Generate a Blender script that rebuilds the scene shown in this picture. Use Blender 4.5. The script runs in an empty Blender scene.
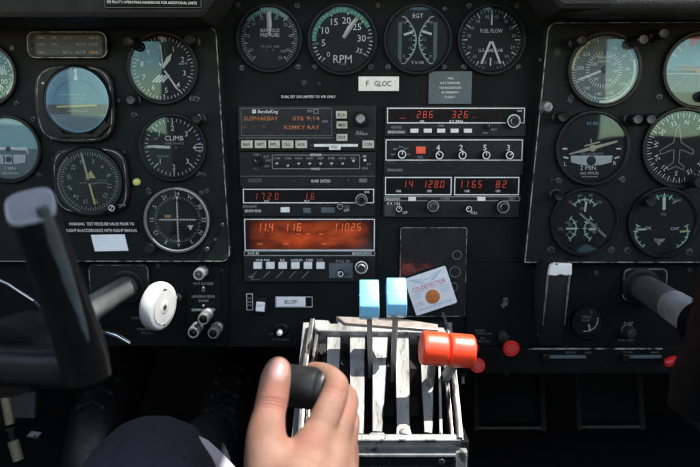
import bpy, bmesh, math, random
from mathutils import Vector, Matrix
random.seed(7)
S = bpy.context.scene
COL = S.collection
R = math.radians
PI = math.pi

# ------------------------------------------------------------------ camera frame
F = 680.0                      # focal length in photo pixels (photo is 700 x 467)
PITCH = R(8.5)
DIST = 0.78
CAM = Vector((0, -DIST*math.cos(PITCH), DIST*math.sin(PITCH)))
def ray(px, py):
    a = (px-350)/F; b = (233.5-py)/F
    return Vector((a, math.cos(PITCH)+b*math.sin(PITCH), -math.sin(PITCH)+b*math.cos(PITCH)))
def P(px, py, h=0.0):          # (x, z) on the upright plane h metres in front of the centre panel
    r = ray(px, py); t = (-h-CAM.y)/r.y
    return CAM.x+r.x*t, CAM.z+r.z*t
def PD(px, py, dep):           # point at a given depth along the viewing axis
    return CAM+ray(px, py)*dep
def PY(px, py, y):
    r = ray(px, py); return CAM+r*((y-CAM.y)/r.y)
def pb(x0, y0, x1, y1, h):     # pixel box -> centre x, z, width, height on plane h
    cx, cy = (x0+x1)/2, (y0+y1)/2
    a = P(x0, cy, h); b = P(x1, cy, h); c = P(cx, y0, h); d = P(cx, y1, h)
    return (a[0]+b[0])/2, (c[1]+d[1])/2, b[0]-a[0], c[1]-d[1]
def mpp(px, py, h):            # metres per pixel there
    return P(px+.5, py, h)[0]-P(px-.5, py, h)[0]

# ------------------------------------------------------------------ materials
MATS = {}
def mat(name, col, rough=.5, metal=0., bump=0., bscale=900., var=0., vscale=60., wear=None, wscale=40., wlo=.6, whi=.7,
        emit=0., ecol=None, speck=None, spec=.5, rvar=.1, coat=0., sss=0., stretch=None):
    m = bpy.data.materials.new(name); m.use_nodes = True
    nt = m.node_tree; N = nt.nodes; L = nt.links
    b = N['Principled BSDF']
    b.inputs['Base Color'].default_value = (*col, 1)
    b.inputs['Roughness'].default_value = rough
    b.inputs['Metallic'].default_value = metal
    b.inputs['Specular IOR Level'].default_value = spec
    b.inputs['Coat Weight'].default_value = coat
    if emit:
        b.inputs['Emission Color'].default_value = (*(ecol or col), 1)
        b.inputs['Emission Strength'].default_value = emit
    tc = N.new('ShaderNodeTexCoord'); vec = tc.outputs['Object']
    if stretch:
        mp = N.new('ShaderNodeMapping'); mp.inputs['Scale'].default_value = stretch
        L.new(vec, mp.inputs['Vector']); vec = mp.outputs['Vector']
    def noise(s, d=4):
        n = N.new('ShaderNodeTexNoise'); n.inputs['Scale'].default_value = s; n.inputs['Detail'].default_value = d
        L.new(vec, n.inputs['Vector']); return n.outputs['Fac']
    colsock = None
    def mix(a, bcol, fac):
        x = N.new('ShaderNodeMix'); x.data_type = 'RGBA'
        L.new(fac, x.inputs[0])
        if isinstance(a, tuple): x.inputs[6].default_value = (*a, 1)
        else: L.new(a, x.inputs[6])
        x.inputs[7].default_value = (*bcol, 1)
        return x.outputs[2]
    cur = tuple(col)
    if var:
        r_ = N.new('ShaderNodeMapRange'); r_.inputs[1].default_value = .3; r_.inputs[2].default_value = .7
        L.new(noise(vscale), r_.inputs[0])
        x = N.new('ShaderNodeMix'); x.data_type = 'RGBA'; L.new(r_.outputs[0], x.inputs[0])
        x.inputs[6].default_value = (*[c*(1-var) for c in col], 1); x.inputs[7].default_value = (*[min(1, c*(1+var)) for c in col], 1)
        cur = x.outputs[2]
    if wear:
        r_ = N.new('ShaderNodeMapRange'); r_.inputs[1].default_value = wlo; r_.inputs[2].default_value = whi
        L.new(noise(wscale, 8), r_.inputs[0])
        cur = mix(cur, wear, r_.outputs[0])
    if speck:      # small chips and dust specks
        r_ = N.new('ShaderNodeMapRange'); r_.inputs[1].default_value = .735; r_.inputs[2].default_value = .765
        L.new(noise(330, 1.5), r_.inputs[0]); cur = mix(cur, speck, r_.outputs[0])
    if not isinstance(cur, tuple): L.new(cur, b.inputs['Base Color'])
    if rvar:
        r_ = N.new('ShaderNodeMapRange'); r_.inputs[1].default_value = .3; r_.inputs[2].default_value = .7
        r_.inputs[3].default_value = max(.03, rough-rvar); r_.inputs[4].default_value = min(1, rough+rvar)
        L.new(noise(vscale*1.7), r_.inputs[0]); L.new(r_.outputs[0], b.inputs['Roughness'])
    if bump:
        bp = N.new('ShaderNodeBump'); bp.inputs['Strength'].default_value = bump; bp.inputs['Distance'].default_value = .001
        L.new(noise(bscale), bp.inputs['Height']); L.new(bp.outputs[0], b.inputs['Normal'])
    if sss:
        b.inputs['Subsurface Weight'].default_value = sss
        b.inputs['Subsurface Radius'].default_value = (.006, .0022, .0012)
        b.inputs['Subsurface Scale'].default_value = 1.
    MATS[name] = m
    return m
def M_(n): return MATS[n]
mat('panel_black', (.0080, .0122, .0112), .60, spec=.14, speck=(.16, .16, .15), bump=.35, bscale=2600, var=.35, vscale=18, wear=(.045, .048, .046), wscale=55, wlo=.66, whi=.78)
mat('panel_mid', (.0056, .0080, .0077), .60, spec=.14, speck=(.12, .12, .115), bump=.35, bscale=2600, var=.35, vscale=20, wear=(.035, .036, .036), wscale=55, wlo=.66, whi=.8)
mat('panel_dark', (.0042, .0052, .0052), .62, spec=.14, speck=(.09, .09, .085), bump=.3, bscale=2600, var=.25, vscale=25, wear=(.04, .04, .04), wscale=60, wlo=.68, whi=.8)
mat('edge_worn', (.26, .25, .225), .5, var=.6, vscale=120, wear=(.012, .012, .012), wscale=90, wlo=.48, whi=.58)
mat('leather_black', (.0055, .0064, .0064), .6, spec=.25, bump=.5, bscale=700, var=.3, vscale=30)
mat('bezel_black', (.0042, .005, .005), .42, spec=.25, bump=.1, bscale=2500, var=.2, wear=(.035, .035, .035), wscale=150, wlo=.64, whi=.75)
mat('plastic_black', (.0055, .0062, .0062), .38, spec=.3, bump=.08, bscale=2500, var=.2, wear=(.05, .05, .05), wscale=140, wlo=.68, whi=.8)
mat('radio_black', (.0075, .0082, .0082), .48, spec=.35, bump=.12, bscale=3000, var=.2, wear=(.05, .05, .05), wscale=150, wlo=.68, whi=.8)
mat('void_black', (.004, .004, .004), .8, rvar=0)
mat('dial_black', (.006, .0078, .0078), .65, spec=.25, var=.2, vscale=80, rvar=.05)
mat('dial_green_grey', (.10, .145, .14), .6, var=.15, vscale=80)
mat('mark_white', (.78, .80, .77), .55, var=.18, vscale=500, rvar=0)
mat('mark_dim', (.30, .33, .32), .55, var=.25, vscale=500, rvar=0)
mat('mark_faint', (.12, .13, .128), .6, var=.4, vscale=400, rvar=0)
mat('mark_green', (.05, .30, .17), .5, var=.15, vscale=300, rvar=0)
mat('mark_palegreen', (.30, .52, .42), .5, var=.15, vscale=300, rvar=0)
mat('mark_yellow', (.62, .58, .20), .5, rvar=0)
mat('mark_red', (.55, .06, .04), .5, rvar=0)
mat('mark_orange', (.55, .27, .08), .5, rvar=0)
mat('mark_cyan', (.25, .52, .70), .5, rvar=0)
mat('needle_white', (.74, .75, .70), .45, rvar=0)
mat('needle_cream', (.50, .44, .32), .45, rvar=0)
mat('sky_blue', (.085, .27, .39), .5, var=.08, vscale=60)
mat('sky_pale', (.22, .42, .45), .5, var=.1, vscale=60)
mat('earth_brown', (.05, .045, .05), .55, var=.2, vscale=120)
mat('earth_grey', (.12, .19, .22), .55, var=.15, vscale=90)
mat('inst_grey', (.028, .046, .050), .55, var=.15, vscale=90)
mat('ball_white', (.50, .55, .55), .3, var=.1)
mat('placard_white', (.80, .81, .74), .55, var=.08, vscale=150, wear=(.42, .42, .38), wscale=200, wlo=.62, whi=.72)
mat('placard_grey', (.085, .115, .125), .4, var=.12, vscale=60)
mat('paper_white', (.82, .84, .85), .6, var=.05, vscale=60)
mat('ink_black', (.02, .02, .02), .6, rvar=0)
mat('ink_grey', (.22, .24, .26), .6, rvar=0)
mat('ink_blue', (.30, .50, .66), .6, rvar=0)
mat('ink_red', (.62, .16, .22), .6, rvar=0)
mat('ink_pink', (.60, .45, .50), .6, rvar=0)
mat('co_orange', (.60, .19, .045), .7, var=.25, vscale=500, bump=.3, bscale=2000)
mat('button_cream', (.50, .49, .40), .5, var=.12, vscale=200)
mat('button_white', (.78, .79, .77), .45, var=.08, vscale=200)
mat('knob_metal', (.42, .43, .43), .35, .7, var=.25, vscale=300, wear=(.08, .08, .08), wscale=300, wlo=.58, whi=.68)
mat('screw_metal', (.075, .078, .076), .42, .6, var=.3, vscale=400, wear=(.02, .02, .02), wscale=500, wlo=.5, whi=.62)
mat('steel', (.42, .43, .44), .28, .95, var=.15, vscale=80, bump=.05)
mat('shaft_steel', (.26, .28, .28), .34, .75, var=.12, vscale=14)
mat('sleeve_metal', (.80, .80, .80), .40, .85, var=.06, vscale=40)
mat('chrome', (.72, .73, .74), .16, 1., rvar=.06, vscale=40)
mat('alu_worn', (.28, .28, .27), .42, .3, bump=.5, bscale=300, var=.30, vscale=55, speck=(.06, .06, .06), wear=(.11, .11, .105), wscale=230, wlo=.55, whi=.74, stretch=(1, .22, .22))
mat('grip_dark', (.0022, .0026, .003), .5, spec=.08)
mat('rail_metal', (.50, .50, .49), .26, .9, bump=.25, bscale=160, var=.2, vscale=60, wear=(.03, .03, .03), wscale=110, wlo=.54, whi=.62, stretch=(1, .3, .3))  # stretched dark streaks imitate reflections along the rails
mat('alu_grey', (.24, .245, .245), .45, .45, bump=.3, bscale=400, var=.3, vscale=60, wear=(.05, .05, .05), wscale=70, wlo=.58, whi=.67)
mat('lever_steel', (.25, .22, .20), .45, .3, var=.2, vscale=120, stretch=(1, 1, .2))
mat('blue_plastic', (.17, .54, .80), .42, spec=.9, coat=.4, var=.04, bump=.04)
mat('red_plastic', (.80, .055, .012), .38, spec=.8, var=.10, wear=(.45, .025, .012), wscale=170, wlo=.6, whi=.75, bump=.05, bscale=600)
mat('red_gloss', (.62, .02, .02), .3, var=.08)
mat('white_plastic', (.46, .465, .45), .38, var=.05, wear=(.28, .27, .25), wscale=130, wlo=.60, whi=.75, bump=.06, bscale=700)
mat('cap_white', (.78, .78, .73), .6, var=.1, wear=(.05, .05, .045), wscale=130, wlo=.58, whi=.64, bump=.2, bscale=500)
mat('knob_black', (.012, .0125, .013), .36, bump=.15, bscale=1500, var=.2)
mat('yoke_black', (.0040, .0052, .0056), .36, spec=.3, bump=.12, bscale=900, var=.2, vscale=30)
mat('yoke_top_sheen', (.15, .16, .185), .42, bump=.1, bscale=900, var=.12, vscale=40)
mat('yoke_highlight', (.055, .072, .074), .4, bump=.1, bscale=900, var=.3, vscale=40)
mat('pocket_plastic', (.020, .021, .022), .13, bump=.35, bscale=60, var=.3, vscale=30, rvar=.05, spec=.7)
mat('display_dark', (.008, .007, .007), .2, rvar=.05)
mat('display_smoke', (.020, .021, .024), .25, rvar=.05)
mat('cap_grey', (.028, .034, .034), .5)
mat('led_red', (.30, .02, .01), .5, emit=.038, ecol=(1, .10, .05), rvar=0)
mat('led_dim', (.20, .02, .01), .5, emit=.026, ecol=(1, .10, .05), rvar=0)
mat('led_orange', (.30, .10, .03), .5, emit=.022, ecol=(1, .36, .14), rvar=0)
mat('led_bright', (.6, .12, .03), .5, emit=.055, ecol=(1, .20, .06), rvar=0)
mat('lamp_red', (.5, .05, .03), .4, emit=.06, ecol=(1, .12, .05), rvar=0)
mat('trouser_navy', (.008, .011, .019), .85, bump=.5, bscale=1600, var=.25, vscale=90)
mat('cloth_white', (.42, .40, .45), .85, bump=.4, bscale=1500, var=.06)
mat('shoe_black', (.007, .007, .007), .45, bump=.15, bscale=500)
mat('lace_grey', (.022, .02, .018), .8)
mat('brass_old', (.20, .18, .11), .45, .3, var=.2, vscale=200)
mat('carpet_black', (.010, .010, .011), .95, bump=.7, bscale=900, var=.3)

# a glowing gas-discharge window: uneven orange glow, its own emission
def glow_mat():
    m = bpy.data.materials.new('display_glow'); m.use_nodes = True
    N = m.node_tree.nodes; L = m.node_tree.links; b = N['Principled BSDF']
    b.inputs['Base Color'].default_value = (.02, .008, .005, 1); b.inputs['Roughness'].default_value = .25
    tc = N.new('ShaderNodeTexCoord'); mp = N.new('ShaderNodeMapping'); mp.inputs['Scale'].default_value = (34, 1, 90)
    L.new(tc.outputs['Object'], mp.inputs[0])
    n = N.new('ShaderNodeTexNoise'); n.inputs['Scale'].default_value = 1.; n.inputs['Detail'].default_value = 3; n.inputs['Roughness'].default_value = .5
    L.new(mp.outputs[0], n.inputs['Vector'])
    # falls off toward the ends of the tube
    sp = N.new('ShaderNodeSeparateXYZ'); L.new(tc.outputs['Object'], sp.inputs[0])
    def fall(sock, half, pw):
        a = N.new('ShaderNodeMath'); a.operation = 'ABSOLUTE'; L.new(sock, a.inputs[0])
        d = N.new('ShaderNodeMath'); d.operation = 'DIVIDE'; L.new(a.outputs[0], d.inputs[0]); d.inputs[1].default_value = half
        p = N.new('ShaderNodeMath'); p.operation = 'POWER'; L.new(d.outputs[0], p.inputs[0]); p.inputs[1].default_value = pw
        s = N.new('ShaderNodeMath'); s.operation = 'SUBTRACT'; s.use_clamp = True; s.inputs[0].default_value = 1; L.new(p.outputs[0], s.inputs[1])
        return s.outputs[0]
    fx = fall(sp.outputs[0], .070, 4); fz = fall(sp.outputs[2], .0185, 3)
    mu = N.new('ShaderNodeMath'); mu.operation = 'MULTIPLY'; L.new(fx, mu.inputs[0]); L.new(fz, mu.inputs[1])
    mr = N.new('ShaderNodeMapRange'); mr.inputs[1].default_value = .36; mr.inputs[2].default_value = .72; mr.inputs[3].default_value = .02; mr.inputs[4].default_value = .085
    L.new(n.outputs['Fac'], mr.inputs[0])
    m2 = N.new('ShaderNodeMath'); m2.operation = 'MULTIPLY'; L.new(mu.outputs[0], m2.inputs[0]); L.new(mr.outputs[0], m2.inputs[1])
    b.inputs['Emission Color'].default_value = (1, .13, .025, 1)
    L.new(m2.outputs[0], b.inputs['Emission Strength'])
    MATS['display_glow'] = m
glow_mat()

def glass_mat(name, ior=1.5, tint=(1, 1, 1), rough=.03, haze=.0):
    m = bpy.data.materials.new(name); m.use_nodes = True
    N = m.node_tree.nodes; L = m.node_tree.links
    for n in list(N): N.remove(n)
    out = N.new('ShaderNodeOutputMaterial'); mx = N.new('ShaderNodeMixShader'); fr = N.new('ShaderNodeFresnel')
    fr.inputs['IOR'].default_value = ior
    tr = N.new('ShaderNodeBsdfTransparent'); tr.inputs[0].default_value = (*tint, 1)
    gl = N.new('ShaderNodeBsdfGlossy'); gl.inputs['Roughness'].default_value = rough; gl.inputs[0].default_value = (.46, .86, 1, 1)
    L.new(fr.outputs[0], mx.inputs[0]); L.new(tr.outputs[0], mx.inputs[1]); L.new(gl.outputs[0], mx.inputs[2])
    last = mx.outputs[0]
    if haze:      # fine dust and finger film on the cover glass
        df = N.new('ShaderNodeBsdfDiffuse'); df.inputs[0].default_value = (.55, .60, .60, 1)
        tc = N.new('ShaderNodeTexCoord'); nz = N.new('ShaderNodeTexNoise'); nz.inputs['Scale'].default_value = 34; nz.inputs['Detail'].default_value = 7
        L.new(tc.outputs['Object'], nz.inputs['Vector'])
        mr = N.new('ShaderNodeMapRange'); mr.inputs[1].default_value = .35; mr.inputs[2].default_value = .75; mr.inputs[3].default_value = haze*.35; mr.inputs[4].default_value = haze
        L.new(nz.outputs['Fac'], mr.inputs[0])
        m2 = N.new('ShaderNodeMixShader'); L.new(mr.outputs[0], m2.inputs[0]); L.new(last, m2.inputs[1]); L.new(df.outputs[0], m2.inputs[2]); last = m2.outputs[0]
    L.new(last, out.inputs[0]); MATS[name] = m
def film_mat():
    m = bpy.data.materials.new('clear_film'); m.use_nodes = True; N = m.node_tree.nodes; L = m.node_tree.links
    for n in list(N): N.remove(n)
    o = N.new('ShaderNodeOutputMaterial'); x = N.new('ShaderNodeMixShader'); t_ = N.new('ShaderNodeBsdfTransparent'); d = N.new('ShaderNodeBsdfDiffuse'); d.inputs[0].default_value = (.4, .45, .45, 1)
    x.inputs[0].default_value = .05; L.new(t_.outputs[0], x.inputs[1]); L.new(d.outputs[0], x.inputs[2]); L.new(x.outputs[0], o.inputs[0]); MATS['clear_film'] = m
film_mat()
glass_mat('glass', haze=.010)
glass_mat('glass_dusty', haze=.07)
glass_mat('glass_smoke', tint=(.8, .8, .8), haze=.03)

# ------------------------------------------------------------------ mesh builder (world coordinates)
_fc = {}
def glyphs(s):
    if s not in _fc:
        cu = bpy.data.curves.new('t', 'FONT'); cu.body = s; cu.size = 1.0; cu.resolution_u = 2
        cu.align_x = 'CENTER'; cu.offset = .004
        ob = bpy.data.objects.new('t', cu)
        me = bpy.data.meshes.new_from_object(ob)
        _fc[s] = ([(v.co.x, v.co.y) for v in me.vertices], [tuple(p.vertices) for p in me.polygons])
        bpy.data.meshes.remove(me); bpy.data.objects.remove(ob); bpy.data.curves.remove(cu)
    return _fc[s]
def rr(cx, cz, w, h, r, n=6):
    r = min(r, w/2*.999, h/2*.999); o = []
    for (sx, sz, a0) in ((1, 1, 0), (-1, 1, 90), (-1, -1, 180), (1, -1, 270)):
        for k in range(n+1):
            a = R(a0+90*k/n); o.append((cx+sx*(w/2-r)+r*math.cos(a), cz+sz*(h/2-r)+r*math.sin(a)))
    return o
def inset(o, d):
    n = len(o); out = []
    for i in range(n):
        p0 = Vector(o[i-1]); p1 = Vector(o[i]); p2 = Vector(o[(i+1) % n])
        a = (p1-p0); b = (p2-p1)
        if a.length < 1e-9: a = b
        if b.length < 1e-9: b = a
        a.normalize(); b.normalize()
        na = Vector((-a.y, a.x)); nb = Vector((-b.y, b.x)); m = na+nb
        if m.length < 1e-6: m = na
        m.normalize(); c = max(.35, m.dot(na))
        q = p1+m*(d/c); out.append((q.x, q.y))
    return out
class MB:
    def __init__(s): s.v = []; s.f = []; s.mi = []; s.sm = []; s.mats = []; s.X = None
    def mid(s, m):
        if m not in s.mats: s.mats.append(m)
        return s.mats.index(m)
    def add(s, V, Fs, m, smooth=False):
        b = len(s.v); X = s.X
        for p in V: s.v.append(tuple(X @ Vector(p)) if X is not None else tuple(p))
        k = s.mid(m)
        for f in Fs: s.f.append(tuple(b+i for i in f)); s.mi.append(k); s.sm.append(smooth)
    def plate(s, o, h0, h1, m, bev=0., back=False, top=None):
        n = len(o); rings = [(o, h0)]
        if bev: rings += [(o, h1-bev), (inset(o, bev*.3), h1-bev*.3), (inset(o, bev), h1)]
        else: rings += [(o, h1)]
        V = []; Fs = []
        for (q, h) in rings: V += [(x, -h, z) for x, z in q]
        for k in range(len(rings)-1):
            for i in range(n):
                j = (i+1) % n; Fs.append((k*n+i, k*n+j, (k+1)*n+j, (k+1)*n+i))
        s.add(V, Fs, m, True)
        q, h = rings[-1]; s.add([(x, -h, z) for x, z in q], [tuple(range(n))], top or m)
        if back: s.add([(x, -h0, z) for x, z in o], [tuple(reversed(range(n)))], m)
    def box(s, cx, cz, w, hh, h0, h1, m, bev=0., r=0.):
        s.plate(rr(cx, cz, w, hh, r, 4) if r else [(cx+w/2, cz+hh/2), (cx-w/2, cz+hh/2), (cx-w/2, cz-hh/2), (cx+w/2, cz-hh/2)], h0, h1, m, bev, True)
    def frame(s, o, wid, h0, h1, m):           # a thin raised outline
        q = inset(o, wid); n = len(o)
        V = [(x, -h0, z) for x, z in o]+[(x, -h1, z) for x, z in o]+[(x, -h1, z) for x, z in q]+[(x, -h0, z) for x, z in q]
        Fs = []
        for k in range(3):
            for i in range(n):
                j = (i+1) % n; Fs.append((k*n+i, k*n+j, (k+1)*n+j, (k+1)*n+i))
        s.add(V, Fs, m)
    def flat(s, pts, h, m): s.add([(x, -h, z) for x, z in pts], [tuple(range(len(pts)))], m)
    def lathe(s, cx, cz, prof, m, seg=32, flute=0):
        V = []; Fs = []; n = len(prof)
        for i in range(seg):
            a = 2*PI*i/seg; k = 1-(flute if i % 2 else 0)
            for (r, h) in prof: V.append((cx+r*k*math.cos(a), -h, cz+r*k*math.sin(a)))
        for i in range(seg):
            j = (i+1) % seg
            for k in range(n-1):
                Fs.append((i*n+k, j*n+k, j*n+k+1, i*n+k+1))
        s.add(V, Fs, m, True)
    def disc(s, cx, cz, r, h, m, seg=48):
        s.flat([(cx+r*math.cos(2*PI*i/seg), cz+r*math.sin(2*PI*i/seg)) for i in range(seg)], h, m)
    def arc(s, cx, cz, a0, a1, r0, r1, h, m):  # clock degrees
        n = max(2, int(abs(a1-a0)/5)); V = []
        for k in range(n+1):
            a = R(90-(a0+(a1-a0)*k/n)); V += [(cx+r0*math.cos(a), -h, cz+r0*math.sin(a)), (cx+r1*math.cos(a), -h, cz+r1*math.sin(a))]
        s.add(V, [(2*k, 2*k+1, 2*k+3, 2*k+2) for k in range(n)], m)
    def tick(s, cx, cz, a, r0, r1, w, h, m):
        a = R(90-a); d = Vector((math.cos(a), math.sin(a))); t = Vector((-d.y, d.x))*w/2; c = Vector((cx, cz))
        s.flat([tuple(c+d*r0-t), tuple(c+d*r1-t), tuple(c+d*r1+t), tuple(c+d*r0+t)], h, m)
    def line(s, x0, z0, x1, z1, w, h, m):
        d = Vector((x1-x0, z1-z0)); d.normalize(); t = Vector((-d.y, d.x))*w/2; a = Vector((x0, z0)); b = Vector((x1, z1))
        s.flat([tuple(a-t), tuple(b-t), tuple(b+t), tuple(a+t)], h, m)
    def text(s, st, cx, cz, ch, h, m, rot=0., sx=1., width=None):
        V, Fs = glyphs(st)
        if not V: return
        k = ch/.70; xs = [p[0] for p in V]
        w0 = max(xs)-min(xs); mid = (max(xs)+min(xs))/2
        if width: sx = width/(w0*k)
        c, n = math.cos(R(rot)), math.sin(R(rot)); out = []
        for x, y in V:
            x = (x-mid)*k*sx; y = (y-.35)*k
            out.append((cx+x*c-y*n, -h, cz+x*n+y*c))
        s.add(out, Fs, m)
    def seg7(s, st, x, z, hh, pitch, h, m):     # x = left edge of the first digit, slanted LED digits
        MAP = {'0': 'abcdef', '1': 'bc', '2': 'abged', '3': 'abgcd', '4': 'fgbc', '5': 'afgcd', '6': 'afgedc', '7': 'abc', '8': 'abcdefg', '9': 'abfgcd', '-': 'g'}
        w = hh*.52; t = hh*.11
        def sl(px_, pz_): return (x0+px_+.12*pz_, z+pz_)
        x0 = x
        for ch in st:
            if ch == '.':
                s.flat([sl(-.3*w, -hh/2), sl(-.3*w+t, -hh/2), sl(-.3*w+t, -hh/2+t), sl(-.3*w, -hh/2+t)], h, m); continue
            for g in MAP.get(ch, ''):
                if g in 'agd':
                    zz = {'a': hh/2-t/2, 'g': 0, 'd': -hh/2+t/2}[g]
                    s.flat([sl(t*.6, zz-t/2), sl(w-t*.6, zz-t/2), sl(w-t*.6, zz+t/2), sl(t*.6, zz+t/2)], h, m)
                else:
                    xx = t/2 if g in 'fe' else w-t/2
                    z0, z1 = (0+t*.3, hh/2-t*.3) if g in 'fb' else (-hh/2+t*.3, -t*.3)
                    s.flat([sl(xx-t/2, z0), sl(xx+t/2, z0), sl(xx+t/2, z1), sl(xx-t/2, z1)], h, m)
            x0 += pitch
    def tube(s, pts, rad, m, seg=14, cap=True, sec=None, up=None):
        pts = [Vector(p) for p in pts]; n = len(pts)
        rad = rad if isinstance(rad, (list, tuple)) else [rad]*n
        V = []; Fs = []; nrm = None
        for i in range(n):
            t = (pts[min(i+1, n-1)]-pts[max(i-1, 0)]).normalized()
            if nrm is None:
                ref = Vector(up) if up else (Vector((0, 0, 1)) if abs(t.z) < .9 else Vector((1, 0, 0)))
                nrm = (ref-t*ref.dot(t)).normalized()
            else: nrm = (nrm-t*nrm.dot(t)).normalized()
            bi = t.cross(nrm); r = rad[i]; ra, rb = r if isinstance(r, (tuple, list)) else (r, r)
            for k in range(seg):
                a = 2*PI*k/seg; ca, sa = math.cos(a), math.sin(a)
                if sec: e = 2/sec; ca = math.copysign(abs(ca)**e, ca); sa = math.copysign(abs(sa)**e, sa)
                V.append(pts[i]+nrm*(ra*ca)+bi*(rb*sa))
        for i in range(n-1):
            for k in range(seg):
                j = (k+1) % seg; Fs.append((i*seg+k, i*seg+j, (i+1)*seg+j, (i+1)*seg+k))
        s.add(V, Fs, m, True)
        if cap:
            s.add(V[:seg], [tuple(reversed(range(seg)))], m); s.add(V[-seg:], [tuple(range(seg))], m)
    def obox(s, c, ax, ay, az, m, bev=.0):     # oriented box, half-extent vectors
        c = Vector(c); ax, ay, az = Vector(ax), Vector(ay), Vector(az)
        V = [c+ax*i+ay*j+az*k for i in (-1, 1) for j in (-1, 1) for k in (-1, 1)]
        Fs = [(0, 1, 3, 2), (4, 6, 7, 5), (0, 4, 5, 1), (2, 3, 7, 6), (0, 2, 6, 4), (1, 5, 7, 3)]
        s.add(V, Fs, m)
    def build(s, name, parent=None, origin=None, label=None, cat=None, group=None, kind=None, bevel=0., angle=35):
        if origin is None:
            if parent is not None: origin = parent['_o'] if '_o' in parent else (0, 0, 0)
            else:
                xs = [sum(v[i] for v in s.v)/len(s.v) for i in range(3)]; origin = xs
        o3 = Vector(origin)
        me = bpy.data.meshes.new(name)
        me.from_pydata([tuple(Vector(v)-o3) for v in s.v], [], s.f)
        for m in s.mats: me.materials.append(M_(m))
        me.polygons.foreach_set('material_index', s.mi); me.polygons.foreach_set('use_smooth', s.sm)
        me.update()
        if any(s.sm): me.set_sharp_from_angle(angle=R(angle))
        ob = bpy.data.objects.new(name, me); COL.objects.link(ob)
        if parent is not None: ob.parent = parent
        else: ob.location = o3
        if parent is not None and '_o' in parent: ob.location = o3-Vector(parent['_o'])
        ob['_o'] = list(o3)
        if bevel:
            bm = bmesh.new(); bm.from_mesh(me)
            bmesh.ops.remove_doubles(bm, verts=bm.verts, dist=1e-6)
            bmesh.ops.bevel(bm, geom=[e for e in bm.edges if len(e.link_faces) == 2 and e.calc_face_angle(0) > .5], offset=bevel, segments=2, affect='EDGES', profile=.5)
            bm.to_mesh(me); bm.free()
            me.polygons.foreach_set('use_smooth', [True]*len(me.polygons)); me.set_sharp_from_angle(angle=R(40))
        tag(ob, label, cat, group, kind)
        return ob
def tag(o, label=None, cat=None, group=None, kind=None):
    if label: o['label'] = label
    if cat: o['category'] = cat
    if group: o['group'] = group
    if kind: o['kind'] = kind
def thing(name, loc, label, cat, group=None):
    o = bpy.data.objects.new(name, None); COL.objects.link(o); o.location = loc; o['_o'] = list(loc)
    o.empty_display_size = .02
    tag(o, label, cat, group); return o
def screw(parent, x, z, h, r=.0032, m='screw_metal', name='screw', a=None):
    r *= .86
    b = MB(); b.lathe(x, z, [(r, h-.001), (r, h+.0006), (r*.8, h+.0013), (0, h+.0015)], m, 14)
    a = R(random.uniform(0, 180) if a is None else a); d = Vector((math.cos(a), math.sin(a)))*r*.75; e = Vector((-d.y, d.x))*.2
    for q in ((d, e), (Vector((-d.y, d.x)), Vector((d.x, d.y))*.2))[:random.choice((1, 2))]:
        b.flat([tuple(Vector((x, z))+u) for u in (q[0]+q[1], -q[0]+q[1], -q[0]-q[1], q[0]-q[1])], h+.0017, 'void_black')
    return b.build(name, parent)
def knob(b, x, z, r, h0, h1, m='plastic_black', cap=None, flute=.06, seg=28):
    hh = h1-h0
    b.lathe(x, z, [(r*1.12, h0), (r*1.12, h0+hh*.15), (r, h0+hh*.2), (r*.96, h1-hh*.1), (r*.86, h1)], m, seg, flute)
    b.lathe(x, z, [(r*.86, h1), (0, h1)], cap or m, seg)
EXPOSURE = 2.5
# ------------------------------------------------------------------ instrument panels
HS = 0.02       # side panels stand proud of the centre panel
def pxo(pts, h): return [P(x, y, h) for x, y in pts]
def ccw(o):
    a = sum(o[i-1][0]*o[i][1]-o[i][0]*o[i-1][1] for i in range(len(o)))
    return o if a > 0 else o[::-1]
def panel(name, pts, h0, h1, label, m='panel_black', bev=.002, screws=()):
    o = ccw(pxo(pts, h1)); x, z = P(*pts[0], h1)
    t = thing(name, (o[0][0], -h1, o[0][1]), label, 'panel')
    b = MB(); b.plate(o, h0, h1, m, bev); b.build('plate', t)
    if bev >= .002:
        e = MB(); e.frame(inset(o, .0004), .0011, h1-.0016, h1+.0003, 'edge_worn'); e.build('worn_edge', t)
    for sx, sy, sr in screws:
        x, z = P(sx, sy, h1); screw(t, x, z, h1, sr)
    return t
def arcpts(cx, cy, r, a0, a1, n=5): return [(cx+r*math.cos(R(a0+(a1-a0)*k/n)), cy+r*math.sin(R(a0+(a1-a0)*k/n))) for k in range(n+1)]
left_panel = panel('instrument_panel', [(-140, 26)]+arcpts(207, 36, 10, -90, 0)+[(230, 250)]+arcpts(222, 254, 8, 0, 90)+[(-140, 262)], -.004, HS,
    'black left instrument panel carrying the attitude indicator, altimeter and climb gauges',
    screws=[(119, 101, .003), (192, 99, .0042), (198, 174, .0038), (149, 193, .0035), (201, 193, .0035), (150, 248, .0042), (222, 225, .003), (134, 115, .004), (215, 240, .0026)])
center_panel = panel('instrument_panel', [(190, -70), (575, -70), (575, 347), (190, 347)], -.012, 0,
    'recessed black centre panel holding the engine gauges above two radio stacks', 'panel_mid', bev=.001,
    screws=[(237, 5, .004), (297, 6, .004), (242, 68, .0042), (298, 67, .0042), (315, 67, .0042), (371, 67, .0042), (388, 67, .0042), (444, 67, .004), (464, 67, .0042), (518, 67, .0042), (469, 6, .004), (518, 6, .004), (378, 6, .0035), (445, 9, .0035), (304, 83, .0038), (319, 84, .0024)])
right_panel = panel('instrument_panel', arcpts(558, 33, 11, 180, 270)+[(860, 21), (860, 263), (524, 263)], -.004, HS,
    'black right instrument panel carrying the directional gyro and copilot gauges',
    screws=[(659, 97, .0042), (571, 98, .004), (553, 252, .003), (540, 60, .0022), (551, 180, .0022)])
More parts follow.
